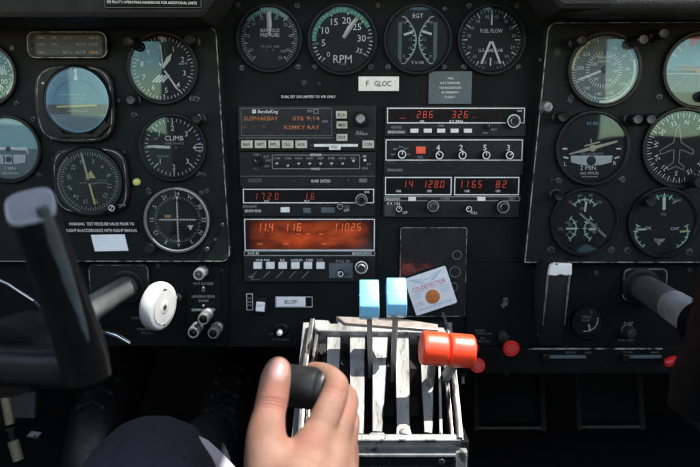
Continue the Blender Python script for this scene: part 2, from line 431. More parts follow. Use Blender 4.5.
lower_left = panel('lower_panel', [(-140, 262), (228, 262), (228, 346), (-140, 346)], -.004, .006,
    'black lower left panel around the pilot control shaft', 'panel_dark', .001,
    screws=[(158, 266, .0035), (140, 292, .003), (60, 268, .003), (222, 270, .0025)])
lower_right = panel('lower_panel', [(466, 263), (860, 263), (860, 347), (466, 347)], -.004, .005,
    'black lower right panel around the copilot control shaft', 'panel_dark', .001,
    screws=[(690, 270, .004), (596, 273, .004), (535, 270, .002)])

# ------------------------------------------------------------------ gauges
class G:
    def __init__(s, name, label, cx, cy, r, h, cat='gauge', group=None, bez=1.10, glass='glass', face='dial_black', depth=.0055, nring=True):
        s.x, s.z = P(cx, cy, h); s.R = r*mpp(cx, cy, h)*1.0; s.h = h
        s.t = thing(name, (s.x, -h, s.z), label, cat, group)
        Rg = s.R; s.hd = h+.0008; s.hm = h+.0011
        b = MB()
        b.lathe(s.x, s.z, [(Rg*bez, h-.001), (Rg*bez, h+depth-.0012), (Rg*(bez-.02), h+depth), (Rg*1.01, h+depth), (Rg*.985, h+depth-.001), (Rg*.955, h+.0006)], 'bezel_black', 64)
        if nring and False: b.lathe(s.x, s.z, [(Rg*(bez-.015), h+depth+.0001), (Rg*(bez-.035), h+depth+.0002)], 'edge_worn', 64)
        b.build('bezel', s.t)
        s.d = MB(); s.d.disc(s.x, s.z, Rg*.97, s.hd, face, 64)
        s.glass = glass; s.depth = depth
    def tick(s, a, r0, r1, w=.02, m='mark_white'): s.d.tick(s.x, s.z, a, r0*s.R, r1*s.R, w*s.R, s.hm, m)
    def ticks(s, a0, a1, n, r0, r1, w=.02, m='mark_white'):
        for k in range(n+1): s.tick(a0+(a1-a0)*k/n, r0, r1, w, m)
    def arc(s, a0, a1, r0, r1, m): s.d.arc(s.x, s.z, a0, a1, r0*s.R, r1*s.R, s.hm-.0001, m)
    def num(s, st, a, r, ch=.16, m='mark_white', rot=0):
        q = R(90-a); s.d.text(st, s.x+r*s.R*math.cos(q), s.z+r*s.R*math.sin(q), ch*s.R, s.hm+.0001, m, rot)
    def txt(s, st, u, v, ch=.12, m='mark_white', rot=0, width=None): s.d.text(st, s.x+u*s.R, s.z+v*s.R, ch*s.R, s.hm+.0001, m, rot, width=width*s.R if width else None)
    def poly(s, pts, m, dh=0): s.d.flat([(s.x+u*s.R, s.z+v*s.R) for u, v in pts], s.hm+dh, m)
    def ln(s, u0, v0, u1, v1, w, m='mark_white', dh=.00015): s.d.line(s.x+u0*s.R, s.z+v0*s.R, s.x+u1*s.R, s.z+v1*s.R, w*s.R, s.hm+dh, m)
    def needle(s, a, pts, m='needle_white', lift=.0014, hub=0., ctr=(0, 0), name='needle'):   # pts = (across, along) outline
        q = R(90-a); d = Vector((math.cos(q), math.sin(q))); t = Vector((d.y, -d.x)); c = Vector((s.x+ctr[0]*s.R, s.z+ctr[1]*s.R))
        b = MB(); o = ccw([tuple(c+t*u*s.R+d*v*s.R) for u, v in pts]); b.plate(o, s.h+lift, s.h+lift+.0005, m)
        if hub: b.lathe(c.x, c.y, [(hub*s.R, s.h+.0008), (hub*s.R, s.h+lift+.0008), (0, s.h+lift+.001)], 'bezel_black', 24)
        return b.build(name, s.t)
    def done(s, glass=True):
        s.d.build('dial', s.t)
        if glass:
            b = MB(); b.lathe(s.x, s.z, [(s.R*.99, s.h+s.depth-.0012), (s.R*.6, s.h+s.depth-.0009), (0, s.h+s.depth-.0007)], s.glass, 48); b.build('glass', s.t)
        return s.t
    def screws(s, offs, r=.0036):
        for dx, dy in offs: screw(s.t, s.x+dx*s.R, s.z+dy*s.R, s.h, r)
NEED = [(-.03, -.15), (.03, -.15), (.03, .6), (0, .78), (-.03, .6)]
def bar(w, a, b): return [(-w, a), (w, a), (w, b), (-w, b)]
def half(s, ang_top, r, up, m, n=28):           # filled half disc, flat side through the centre
    pts = [(r*math.cos(R(180*k/n)), r*math.sin(R(180*k/n))*(1 if up else -1)) for k in range(n+1)]
    s.poly(pts if up else pts[::-1], m, -.0002)

# airspeed (cut by the left edge of the photo)
g = G('airspeed_indicator', 'airspeed dial with white arc half beyond the left edge', -13, 75, 29, HS)
g.ticks(20, 340, 32, .82, .93, .025); g.ticks(20, 340, 16, .76, .93, .03)
for st, a in (('40', 40), ('60', 66), ('80', 82), ('100', 112), ('120', 140), ('140', 175), ('160', 210), ('180', 250), ('200', 300)): g.num(st, a, .60, .17)
g.arc(55, 135, .88, .97, 'mark_white'); g.arc(90, 200, .80, .87, 'mark_green')
g.txt('AIRSPEED', 0, .3, .10); g.txt('KNOTS', 0, -.25, .10)
g.needle(128, NEED, hub=.1); g.done(); g.screws([(.95, .9), (.95, -.95)])

# turn coordinator, left
g = G('turn_coordinator', 'turn coordinator with pale blue upper half and white ball tube at the left edge', 9, 149, 31, HS, glass='glass_dusty')
half(g, 0, .95, True, 'sky_pale'); half(g, 0, .95, False, 'dial_green_grey')
g.poly([(-.6, .06), (.6, .06), (.6, .02), (-.6, .02)], 'mark_white', .0001)
g.txt('L', -.62, -.1, .12); g.txt('R', .62, -.1, .12); g.txt('2 MIN', 0, -.62, .10); g.txt('NO PITCH', 0, -.78, .08)
g.needle(90, [(-.05, -.62), (.05, -.62), (.02, 0), (.05, .62), (-.05, .62), (-.02, 0)], hub=.08)
b = MB(); q = [(-.56, -.18), (.56, -.18), (.52, -.44), (.2, -.49), (-.2, -.49), (-.52, -.44)]
b.plate(ccw([(g.x+u*g.R, g.z+v*g.R) for u, v in q]), g.h+.001, g.h+.0022, 'ball_white', .0004)
for u in (-.15, .12): b.flat([(g.x+(u-.02)*g.R, g.z-.47*g.R), (g.x+(u+.02)*g.R, g.z-.47*g.R), (g.x+(u+.02)*g.R, g.z-.19*g.R), (g.x+(u-.02)*g.R, g.z-.19*g.R)], g.h+.0024, 'ink_black')
ball = b.build('ball_tube', g.t)
b = MB(); b.lathe(g.x-.01*g.R, g.z-.33*g.R, [(.10*g.R, g.h+.0022), (.07*g.R, g.h+.0032), (0, g.h+.0036)], 'ink_black', 20); b.build('ball', ball)
g.done(); g.screws([(.87, .95), (.9, -.85)])

# annunciator window
x, z, w, hh = pb(29, 31.5, 109.5, 59.5, HS)
t = thing('annunciator_panel', (x, -HS, z), 'wide black annunciator window with rounded corners above the attitude indicator', 'annunciator')
b = MB(); o = rr(x, z, w, hh, .009); b.plate(o, HS-.001, HS+.006, 'bezel_black', .0012); b.frame(inset(o, .0008), .0011, HS+.0055, HS+.0063, 'edge_worn'); b.build('bezel', t)
x2, z2, w2, h2 = pb(38, 36, 104, 56, HS)
b = MB(); b.flat(rr(x2, z2, w2, h2, .003)[::1], HS+.0064, 'inst_grey'); b.build('window', t)
b = MB()
for r_, ys in ((0, 38.5), (1, 45), (2, 53)):
    for k, st in enumerate(['VAC', 'OIL', 'ALT L', 'ALT R', 'GEAR'][:5]):
        if (r_ + k) % 4 == 3: continue
        px_, pz_ = P(44+13*k, ys, HS); b.text(st, px_, pz_, .0028, HS+.0066, 'mark_orange' if (r_+k) % 3 == 0 else 'mark_dim')
b.build('legend', t)
for sx in (33.5, 106): 
    a, c = P(sx, 46, HS); screw(t, a, c, HS+.006, .002)
b = MB(); b.flat(rr(x2, z2, w2, h2, .003), HS+.0068, 'clear_film'); b.build('glass', t)

# attitude indicator in a square bezel
def sqbezel(name, label, px0, py0, px1, py1, rad, cx, cy, r, extra=None, slant=0):
    g = G.__new__(G); g.h = HS; g.x, g.z = P(cx, cy, HS); g.R = r*mpp(cx, cy, HS); g.depth = .008; g.glass = 'glass'; g.hd = HS+.0088; g.hm = HS+.0091
    x, z, w, hh = pb(px0, py0, px1, py1, HS)
    g.t = thing(name, (x, -HS, z), label, 'gauge')
    b = MB(); o = []
    for (sx, sz, a0) in ((1, 1, 0), (-1, 1, 90), (-1, -1, 180), (1, -1, 270)):   # bowed sides
        for k in range(9):
            a = R(a0+90*k/8); ca, sa = math.cos(a), math.sin(a); e = 2/3.6
            o.append((x+w/2*math.copysign(abs(ca)**e, ca)+slant*sa*w, z+hh/2*math.copysign(abs(sa)**e, sa)))
    b.plate(o, HS-.001, HS+.008, 'bezel_black', .0015); b.frame(inset(o, .0028), .0009, HS+.0078, HS+.0083, 'edge_worn'); b.build('bezel', g.t)
    g.d = MB(); g.bo = (x, z, w, hh)
    return g
g = sqbezel('attitude_indicator', 'blue attitude indicator with yellow horizon bar in a square black bezel', 38, 65, 117, 143, .02, 80.5, 101, 32)
g.d.lathe(g.x, g.z, [(g.R*1.08, g.hd-.0006), (g.R*1.05, g.hd+.0016), (g.R*.98, g.hd+.0002)], 'bezel_black', 48)
half(g, 0, .97, True, 'sky_blue'); half(g, 0, .97, False, 'sky_blue')
g.poly([(-.93, -.12), (-.9, -.42), (.9, -.42), (.93, -.12)][::1], 'earth_brown', 0)
lo = [(.9*math.cos(R(a)), .9*math.sin(R(a))) for a in range(208, 333, 8)]
g.poly([(-.8, -.42)]+lo+[(.8, -.42)], 'earth_grey', .00005)
arcp = [(.72*math.cos(R(a)), .72*math.sin(R(a))-.08) for a in range(160, 19, -10)]
for i in range(len(arcp)-1): g.ln(*arcp[i], *arcp[i+1], .02, 'inst_grey')
for a in (-60, -45, -30, -20, -10, 10, 20, 30, 45, 60): g.tick(a, .78, .92, .028, 'mark_dim')
g.ln(-.52, .18, .28, .18, .03, 'mark_palegreen'); g.ln(-.3, .05, .25, .05, .025, 'mark_palegreen'); g.ln(-.34, -.32, .3, -.32, .03, 'mark_dim')
g.poly([(-.055, .95), (.055, .95), (.03, .78), (.07, .62), (-.07, .62), (-.03, .78)], 'mark_white', .0002)
b = MB(); a0 = [( -.62, -.16), (.62, -.11), (.62, -.17), (-.62, -.22)]
b.plate(ccw([(g.x+u*g.R, g.z+v*g.R) for u, v in a0]), g.hm+.0012, g.hm+.0018, 'mark_yellow'); b.build('horizon_bar', g.t)
b = MB(); m0 = [(-.80, -.62), (-.45, -1.02), (.45, -1.02), (.83, -.62), (1.0, -.75), (.6, -1.12), (-.6, -1.12), (-1.0, -.75)]
b.plate(ccw([(g.x+u*g.R, g.z+v*g.R) for u, v in m0]), g.hm, g.hm+.0026, 'bezel_black', .0004); b.build('lower_mask', g.t)
b = MB(); b.disc(g.x, g.z, g.R*1.0, g.hm+.0030, 'glass_dusty'); b.build('glass', g.t)
g.d.build('dial', g.t)
for sx, sy, mm in ((43.5, 83.5, 'knob_metal'), (110.5, 126, 'screw_metal'), (52, 139, 'screw_metal'), (73.5, 68.5, 'screw_metal'), (84, 138.5, 'screw_metal')):
    a, c = P(sx, sy, HS+.008); screw(g.t, a, c, HS+.008, .0021, mm)

# radio compass in a square bezel
g = sqbezel('radio_compass', 'radio compass with a long pale green needle in a square black bezel', 55, 146, 131, 214, .02, 92.5, 181, 33)
g.d.lathe(g.x, g.z, [(g.R*1.06, g.hd-.0006), (g.R*1.03, g.hd+.0014), (g.R*.98, g.hd+.0002)], 'bezel_black', 48); g.d.disc(g.x, g.z, g.R*.985, g.hd, 'dial_black')
for k in range(72): g.tick(k*5, .80 if k % 2 else .76, .88, .018, 'mark_dim')
for k, st in enumerate(['N', '3', '6', 'E', '12', '15', 'S', '21', '24', 'W', '30', '33']): g.num(st, k*30-17, .62, .125, 'mark_dim' if k % 3 else 'mark_palegreen', rot=-(k*30-17)*.9)
g.txt('A D F', .08, -.06, .08, 'mark_dim'); g.txt('RADIO  COMPASS', .2, .04, .06, 'mark_faint')
g.ln(-.3, -.04, .55, -.04, .02, 'mark_dim'); g.arc(200, 320, .91, .96, 'mark_faint')
g.poly([(-.12, .1), (.06, .34), (.2, .1)], 'mark_yellow', .0002)
g.d.build('dial', g.t); g.h = HS+.008
g.needle(-12, [(-.035, 0), (.035, 0), (.03, .72), (0, .92), (-.03, .72)], 'needle_cream', .0022); g.needle(168, [(-.03, -.05), (.03, -.05), (.03, .7), (-.03, .7)], 'mark_yellow', .0022, .06)
b = MB(); b.disc(g.x, g.z, g.R*1.0, g.hm+.0034, 'glass'); b.build('glass', g.t)
a, c = P(115, 207, HS+.008); b = MB(); knob(b, a, c, .0045, HS+.007, HS+.019, cap='dial_black'); b.lathe(a, c, [(.0034, HS+.0192), (.0027, HS+.0192)], 'mark_white', 24); b.line(a-.0012, c-.002, a+.0012, c+.002, .0006, HS+.0194, 'mark_white'); b.build('setting_knob', g.t)
a, c = P(121, 205, HS+.008); b = MB(); b.text('HDG', a+.002, c, .0022, HS+.0092, 'mark_dim'); b.build('legend', g.t)
for sx, sy in ((60, 152), (124, 152), (95, 209.5)):
    a, c = P(sx, sy, HS+.008); screw(g.t, a, c, HS+.008, .002)

# altimeter
g = G('altimeter', 'altimeter with ten numerals, striped window and two white hands', 163.5, 68.5, 32.5, HS)
g.ticks(0, 360, 50, .85, .94, .022); g.ticks(0, 360, 10, .78, .95, .035)
for k in range(10): g.num(str(k), k*36-6, .66, .155)
for k in range(4): g.ln(-.34+.1*k, -.42, -.12+.1*k, -.2, .05)
g.txt('ALT', -.42, .2, .08, 'mark_dim'); g.txt('1000 FT', .62, .14, .06); g.txt('100', .05, .84, .10); g.txt('FEET', -.04, .95, .07)
g.poly([(-.10, .92), (.10, .92), (0, .76)], 'mark_white', .0001)
g.needle(-4, [(-.02, 0), (.02, 0), (.02, .68), (-.02, .68)], lift=.0018)
g.needle(146, [(-.022, -.18), (.022, -.18), (.03, .7), (0, .84), (-.03, .7)], lift=.0024, hub=.08)
g.needle(34, [(-.03, 0), (.03, 0), (.07, .34), (0, .54), (-.07, .34)], lift=.003)
g.done(); g.screws([(.98, -.93)], .0045)
# climb gauge
g = G('climb_gauge', 'CLIMB gauge with one white needle pointing left', 173.5, 147.5, 31, HS)
g.ticks(-90, 270, 40, .82, .92, .02); 
for k, st in zip((-90, -45, 0, 45, 90, 135, 180, 225), ('0', '1', '2', '3', '4', '3', '2', '1')):
    g.tick(k, .72, .93, .035)
    if st != '0': g.num(st, k, .62 if st != '4' else .68, .165)
g.txt('CLIMB', .04, .30, .15, width=.60); g.txt('100 FEET PER MINUTE', .04, .13, .07, 'mark_dim', width=.6); g.txt('DOWN', -.35, -.28, .08, 'mark_dim'); g.txt('UP', -.55, .28, .08, 'mark_dim')
g.ln(.72, .1, .95, .1, .02); g.ln(.72, -.1, .95, -.1, .02); g.ln(.95, .1, .95, -.1, .02)
g.needle(-87, [(-.035, -.1), (.035, -.1), (.05, .5), (.02, .84), (-.02, .84), (-.05, .5)], hub=.09)
g.done(); g.screws([(.92, -.88)])
# course deviation indicator
g = G('course_indicator', 'course deviation indicator with crossed white needles below the climb gauge', 178, 219.5, 31, HS, bez=1.08, depth=.007)
b = MB(); b.lathe(g.x, g.z, [(g.R*1.05, HS+.0072), (g.R*.99, HS+.0075), (g.R*.96, HS+.0066)], 'mark_faint', 64); b.build('chrome_ring', g.t)
for k in range(72): g.tick(k*5, .70 if k % 2 else .66, .75, .018, 'mark_dim')
for k, st in enumerate(['N', '3', '6', 'E', '12', '15', 'S', '21', '24', 'W', '30', '33']): g.num(st, k*30+120, .84, .13, rot=-(k*30+120))
for k in range(-5, 6):
    if k: g.tick(90 if k > 0 else 270, abs(k)*.1-.015, abs(k)*.1+.015, .09, 'mark_dim'); g.tick(0 if k > 0 else 180, abs(k)*.1-.015, abs(k)*.1+.015, .09, 'mark_dim')
g.poly([(.3, -.18), (.5, -.18), (.4, -.36)], 'mark_white', .0001); g.poly([(-.42, .16), (-.22, .16), (-.22, .06), (-.42, .06)], 'mark_orange', .0001)
g.poly([(-.06, -.72), (.06, -.72), (0, -.58)], 'mark_white', .0001); g.poly([(-.05, .75), (.05, .75), (0, .6)], 'mark_white', .0001)
g.needle(90, bar(.018, -.6, .6)); g.needle(0, bar(.018, -.6, .6), lift=.0022)
g.done(); g.screws([(-.92, .95), (.95, .92), (.9, -.98)])
a, c = P(152, 247, HS); b = MB(); knob(b, a, c, .0058, HS, HS+.012); b.build('setting_knob', g.t)

# engine gauges across the centre panel
ENG = 'engine gauges along the top of the centre panel'
g = G('manifold_gauge', 'manifold pressure gauge with upright white needle above the radios', 269.5, 39, 30.5, 0, group=ENG)
g.ticks(-140, 140, 56, .80, .93, .022, 'mark_dim'); g.ticks(-140, 140, 14, .74, .93, .03)
g.arc(-50, 42, .84, .95, 'mark_green')
g.ticks(-50, 42, 18, .82, .95, .03, 'mark_palegreen')
for st, a in (('10', -120), ('15', -82), ('20', -48), ('25', -20), ('30', 20), ('35', 50), ('40', 82), ('45', 120), ('50', 150)): g.num(st, a, .70, .10, 'mark_dim')
g.txt('MANIFOLD', .02, .27, .12, width=.62); g.txt('PRESSURE', .02, .12, .12, width=.62); g.txt('IN. HG  ABS', .02, -.24, .07, 'mark_dim', width=.6); g.txt('L      R', .02, -.36, .07, 'mark_dim'); g.poly([(.36, -.35), (.55, -.35), (.55, -.43), (.36, -.43)], 'mark_faint')
g.needle(1, [(-.03, .1), (.03, .1), (.085, .45), (.05, .86), (-.05, .86), (-.085, .45)], lift=.002, hub=0); g.needle(-4, [(-.03, 0), (.03, 0), (.03, .8), (-.03, .8)], lift=.0026, hub=.08, m='needle_cream')
g.done()
g = G('tachometer', 'RPM gauge with green arc and white needle near 23', 342.5, 40, 32, 0, group=ENG)
A = lambda v: -135+v*7.35
g.arc(A(6), A(27), .82, .96, 'mark_green')
for k in range(36): g.tick(A(k), .84, .95, .03, 'mark_white' if (k < 5 or k > 27) else 'mark_palegreen')
for k in range(0, 40, 5):
    g.tick(A(k), .78, .95, .04)
    g.num(str(k), A(k), .60 if k not in (0, 35) else .62, .20 if k not in (0, 35) else .15, rot=0 if k != 35 else -20)
g.tick(A(5), .76, .96, .06, 'mark_palegreen'); g.ln(-.66, -.5, -.78, -.62, .04); 
g.txt('RPM', 0, -.58, .25, width=.58); g.txt('x 100', 0, -.74, .06, 'mark_dim')
g.needle(A(23)-2, [(-.045, .0), (.045, .0), (.075, .42), (.0, .84), (-.075, .42)], lift=.002); g.needle(A(23)+3, [(-.03, -.0), (.03, -.0), (.03, .8), (-.03, .8)], lift=.0026, hub=.07, m='needle_cream')
g.done()
g = G('exhaust_gauge', 'EGT gauge with two green curved scales back to back', 417.5, 40, 31.5, 0, group=ENG)
for s_ in (-1, 1):
    pts = [(s_*(.05+.36*(v*v)), v*.72-.02) for v in [k/10 for k in range(-10, 11)]]
    for i in range(len(pts)-1): g.ln(*pts[i], *pts[i+1], .05, 'mark_palegreen' if 2 < i < 15 else 'mark_dim')
    for i in range(0, 21, 2):
        u, v = pts[i]; g.ln(u, v, u+s_*.09, v+.01, .025)
    for k, st in enumerate(('8', '10', '12', '14', '16')): g.txt(st, s_*(.22 if k not in (0, 4) else .42), -.50+.26*k, .09, 'mark_dim')
    b = MB()
g.txt('EGT', 0, .74, .13); g.txt('°F X 100', 0, -.70, .09, width=.4)
g.needle(-106, bar(.035, .16, .46), ctr=(0, .28)); g.needle(106, bar(.035, .16, .46), ctr=(0, .30))
g.poly([(-.62, .55), (-.50, .55), (-.50, -.75), (-.62, -.55)], 'dial_green_grey'); g.poly([(.50, .55), (.62, .55), (.62, -.55), (.50, -.75)], 'dial_green_grey')
g.done()
g = G('fuel_flow_gauge', 'fuel flow gauge with two white needles spread like an inverted V', 491, 40, 31.5, 0, group=ENG)
g.ticks(-165, 165, 44, .85, .93, .02, 'mark_dim'); g.ticks(-150, 150, 10, .76, .93, .035)
for st, a in (('10', -165), ('18', -135), ('24', -108), ('30', -80), ('34', -60), ('38', -38), ('42', -12), ('42', 12), ('38', 38), ('34', 60), ('30', 80), ('24', 108), ('18', 135), ('10', 165)): g.num(st, a, .72, .10, 'mark_dim')
g.txt('FUEL FLOW', 0, .28, .12, width=.70); g.txt('U.S. GAL / HR', 0, -.32, .10, width=.78); g.tick(0, .45, .93, .05)
g.tick(180, .55, .80, .04)
g.needle(202, [(-.035, -.02), (.035, -.02), (.035, .8), (-.035, .8)], lift=.002); g.needle(158, [(-.035, -.02), (.035, -.02), (.035, .8), (-.035, .8)], lift=.0026, hub=.06)
g.done()

# right panel
g = G('airspeed_indicator', 'right airspeed dial with pale sheen and double ring of numerals', 603.5, 70, 34, HS, glass='glass_dusty', face='dial_green_grey')  # window sheen on a black dial put into a paler face colour
g.ticks(20, 345, 65, .86, .94, .018, 'mark_white'); g.ticks(20, 345, 13, .80, .94, .03)
g.ticks(0, 360, 40, .42, .54, .022, 'mark_white')
for st, a in (('40', 25), ('60', 55), ('80', 88), ('100', 125), ('120', 160), ('140', 190), ('160', 222), ('180', 248), ('200', 275), ('220', 310)): g.num(st, a, .70, .10, 'mark_white')
for st, a in (('60', 60), ('100', 95), ('140', 150), ('180', 220), ('220', 300)): g.num(st, a, .34, .09, 'mark_white')
g.arc(70, 185, .88, .96, 'mark_white'); g.arc(110, 215, .80, .85, 'mark_palegreen'); g.arc(270, 330, .88, .95, 'mark_yellow')
g.txt('AIRSPEED', 0, .36, .09, 'mark_white', width=.4); g.txt('KNOTS', 0, .24, .08, 'mark_white')
g.needle(249, [(-.035, -.1), (.035, -.1), (.03, .6), (0, .88), (-.03, .6)], hub=.1); g.done(); g.screws([(-.95, -.9)])
g = G('attitude_indicator', 'round attitude indicator with pale sky cut by the right edge', 699, 71, 35, HS, glass='glass_dusty')
half(g, 0, .95, True, 'sky_pale'); half(g, 0, .95, False, 'earth_grey')
for a in (-60, -45, -30, -20, -10, 10, 20, 30, 45, 60): g.tick(a, .78, .94, .035)
g.poly([(-.35, .92), (-.1, .95), (-.1, .72), (-.3, .70)], 'mark_red', .0001)
g.ln(-.9, .02, .9, .02, .035, 'mark_dim'); g.ln(-.7, .1, .7, .1, .025, 'mark_red'); g.ln(-.93, -.08, .9, -.08, .02)
for u in (-.8, -.4, 0, .4, .8): g.ln(u*.4, -.1, u, -.55, .03, 'mark_dim')
b = MB(); m0 = [(-.9, -.55), (-.62, -.60), (.62, -.60), (.9, -.55), (.6, -.95), (-.6, -.95)]
b.plate(ccw([(g.x+u*g.R, g.z+v*g.R) for u, v in m0]), g.hm, g.hm+.002, 'bezel_black', .0004); b.build('lower_mask', g.t)
b = MB(); a, c = P(700, 97, HS); knob(b, a, c, .006, HS+.002, HS+.016); b.build('setting_knob', g.t)
b = MB(); b.plate(ccw([(g.x+u*g.R, g.z+v*g.R) for u, v in [(-.5, .0), (-.15, .0), (-.1, -.06), (.1, -.06), (.15, 0), (.5, 0), (.5, .05), (-.5, .05)]]), g.hm+.001, g.hm+.0016, 'mark_orange'); b.build('horizon_bar', g.t)
g.done()
g = G('turn_coordinator', 'turn coordinator with a cream aeroplane banked over a white ball tube', 591.5, 148, 34, HS)
for s_ in (-1, 1): g.ln(s_*.72, -.02, s_*.86, -.02, .05); g.ln(s_*.68, -.30, s_*.82, -.26, .05)
g.txt('L', -.76, -.46, .12); g.txt('R', .70, -.44, .12); g.txt('2 MIN.', -.06, -.58, .13); g.txt('NO PITCH', -.03, -.74, .08); g.ln(-.26, -.84, .22, -.84, .03, 'mark_dim'); g.txt('D.C. ELEC.', 0, .72, .08, 'mark_cyan', width=.34); g.txt('TURN COORDINATOR', 0, -.17, .07, 'mark_dim', width=.7)
q = [(-.62, -.22), (.62, -.22), (.60, -.42), (.3, -.50), (0, -.52), (-.3, -.50), (-.60, -.42)]
b = MB(); b.plate(ccw([(g.x+u*g.R, g.z+v*g.R) for u, v in q]), g.h+.001, g.h+.0022, 'ball_white', .0006); ball = b.build('ball_tube', g.t)
b = MB(); b.lathe(g.x-.01*g.R, g.z-.37*g.R, [(.14*g.R, g.h+.0022), (.10*g.R, g.h+.0034), (0, g.h+.0038)], 'ink_black', 20); b.build('ball', ball)
b = MB(); d = Vector((math.cos(R(15)), math.sin(R(15)))); n_ = Vector((-d.y, d.x)); c0 = Vector((g.x, g.z))
wing = [(-.70, -.015), (-.1, -.05), (.1, -.05), (.74, -.02), (.74, .03), (.1, .05), (-.1, .05), (-.70, .02)]
b.plate(ccw([tuple(c0+(d*u+n_*v)*g.R) for u, v in wing]), g.h+.003, g.h+.0036, 'needle_cream')
b.plate(ccw([tuple(c0+(d*u+n_*v)*g.R) for u, v in [(-.22, .10), (.24, .10), (.24, .14), (-.22, .14)]]), g.h+.003, g.h+.0036, 'needle_cream')
b.plate(ccw([tuple(c0+(d*u+n_*v)*g.R) for u, v in [(-.02, .05), (.02, .05), (.015, .28), (-.015, .28)]]), g.h+.003, g.h+.0036, 'needle_cream')
b.lathe(g.x, g.z, [(.10*g.R, g.h+.0032), (.10*g.R, g.h+.0042), (0, g.h+.0046)], 'needle_cream', 24); b.build('miniature_aeroplane', g.t)
g.done(); g.screws([(-.92, -.95), (.95, -.93)], .0048)
g = G('directional_gyro', 'directional gyro with a white aeroplane outline over the compass card', 681, 148, 37, HS)
for k in range(72): g.tick(k*5, .86 if k % 2 else .80, .94, .022, 'mark_dim' if k % 2 else 'mark_white')
for k, st in enumerate(['N', '3', '6', 'E', '12', '15', 'S', '21', '24', 'W', '30', '33']): g.num(st, k*30+8, .69, .125, rot=-(k*30+8))
pl = [(0, .62), (.07, .32), (.10, .12), (.46, -.10), (.44, -.20), (.12, -.08), (.08, -.08), (.07, -.42), (.22, -.52), (.21, -.62), (.0, -.52)]
for s_ in (-1, 1):
    for i in range(len(pl)-1): g.ln(s_*pl[i][0]-.12, pl[i][1]+.03, s_*pl[i+1][0]-.12, pl[i+1][1]+.03, .02, 'mark_dim')
a, c = P(691, 181, HS); b = MB(); knob(b, a, c, .0068, HS+.001, HS+.02); b.build('setting_knob', g.t)
g.done(); g.screws([(.93, .93)], .0045)
g = G('triple_gauge', 'triple gauge with three white scales left of the lower right pair', 583.5, 221.5, 31.5, HS)
def scale(g, cx, cy, r, a0, a1, m='mark_palegreen', labels=(), lr=None):
    g.d.arc(g.x+cx*g.R, g.z+cy*g.R, a0, a1, r*g.R, (r+.05)*g.R, g.hm, m)
    for k in range(5): 
        a = a0+(a1-a0)*k/4; g.d.tick(g.x+cx*g.R, g.z+cy*g.R, a, (r-.06)*g.R, (r+.1)*g.R, .025*g.R, g.hm+.0001, 'mark_white')
    for k, st in enumerate(labels):
        a = a0+(a1-a0)*k/max(1, len(labels)-1); q = R(90-a); g.txt(st, cx+(lr or r+.2)*math.cos(q), cy+(lr or r+.2)*math.sin(q), .085, 'mark_dim')
scale(g, 0, .30, .38, -55, 55, 'mark_palegreen', ('50', '60', '75', '100'), .56)
scale(g, -.62, -.22, .36, 30, 150, 'mark_palegreen', ('100', '80', '60', '40', '0'), .22)
scale(g, .42, -.22, .36, 330, 210, 'mark_palegreen', ('240', '180', '120', '80'), .14)
g.txt('PSI', -.72, -.24, .09, 'mark_dim'); g.txt('OIL', -.05, .42, .08, 'mark_dim')
g.needle(6, bar(.03, .1, .42), ctr=(0, .22)); g.needle(90, bar(.03, .1, .42), ctr=(-.66, -.22)); g.needle(270, bar(.03, .02, .36), ctr=(.52, -.24)); g.needle(131, [(-.03, -.2), (.03, -.2), (.035, .95), (-.035, .95)], 'mark_dim', ctr=(0, .14))
g.done(); g.screws([(-.98, -.93), (.92, -.93)], .0052)
g = G('triple_gauge', 'triple gauge marked TEMP in the lower right corner of the right panel', 662, 222, 32.5, HS)
scale(g, 0, .44, .36, -62, 62, 'mark_green', ('75', '', '245'), .5)
scale(g, -.34, -.34, .44, 300, 205, 'mark_palegreen', ('', '', ''), .2)
scale(g, .34, -.34, .44, 60, 155, 'mark_palegreen', ('', '', ''), .2)
g.txt('OIL', -.42, -.18, .09); g.txt('PSI', .02, .24, .09, 'mark_dim'); g.txt('CHT', .40, -.2, .09); g.txt('TEMP', -.06, -.56, .10); g.poly([(-.16, -.62), (.04, -.62), (-.06, -.74)], 'mark_dim'); g.txt('100', -.6, -.78, .08, 'mark_dim'); g.txt('200', .55, -.78, .08, 'mark_dim')
g.needle(-3, bar(.045, .12, .52), ctr=(.02, .26)); g.needle(84, bar(.03, .05, .28), ctr=(.5, -.3), m='mark_yellow'); g.needle(268, bar(.03, .0, .26), ctr=(-.5, -.22))
g.done(); g.screws([(-1.0, -.90), (.9, -.95)], .0052)
# flap gauge on the lower right panel
g = G('flap_gauge', 'small WING FLAP gauge with white arc under the triple gauge', 587.5, 321, 15.5, .005, bez=1.14)
scale(g, -.1, .08, .72, 80, 190, 'mark_white'); g.txt('WING', -.12, .30, .17, 'mark_dim'); g.txt('FLAP', -.12, .06, .17, 'mark_dim'); g.txt('0', .2, .62, .2, 'mark_dim')
g.needle(165, bar(.05, .2, .65)); g.done()

# post lights standing out from the panels beside the dials
POST = 'black post lights beside the gauges'
def post(px, py, h, ln, label, r=.0062, m='plastic_black', face='cap_grey'):
    x, z = P(px, py, h+ln); ln *= .72; r *= .92; t = thing('post_light', (x, -h, z), label, 'post light', POST)
    b = MB(); b.lathe(x, z, [(r*1.25, h-.001), (r*1.25, h+.003), (r*.9, h+.004), (r*.9, h+ln*.55), (r, h+ln*.56), (r, h+ln-.001), (r*.85, h+ln)], m, 24); b.build('body', t)
    b = MB(); b.lathe(x, z, [(r*.85, h+ln), (r*.5, h+ln-.0004), (0, h+ln-.0006)], face, 24, .1); b.build('cap', t)
post(124, 40, HS, .036, 'black post light up and left of the altimeter', face='bezel_black')
post(187, 38, HS, .034, 'black post light up and right of the altimeter', face='void_black')
post(194, 118.5, HS, .030, 'black post light over the upper right rim of the climb gauge', face='void_black')
post(586, 39, HS, .036, 'black post light up and left of the right airspeed dial', face='bezel_black')
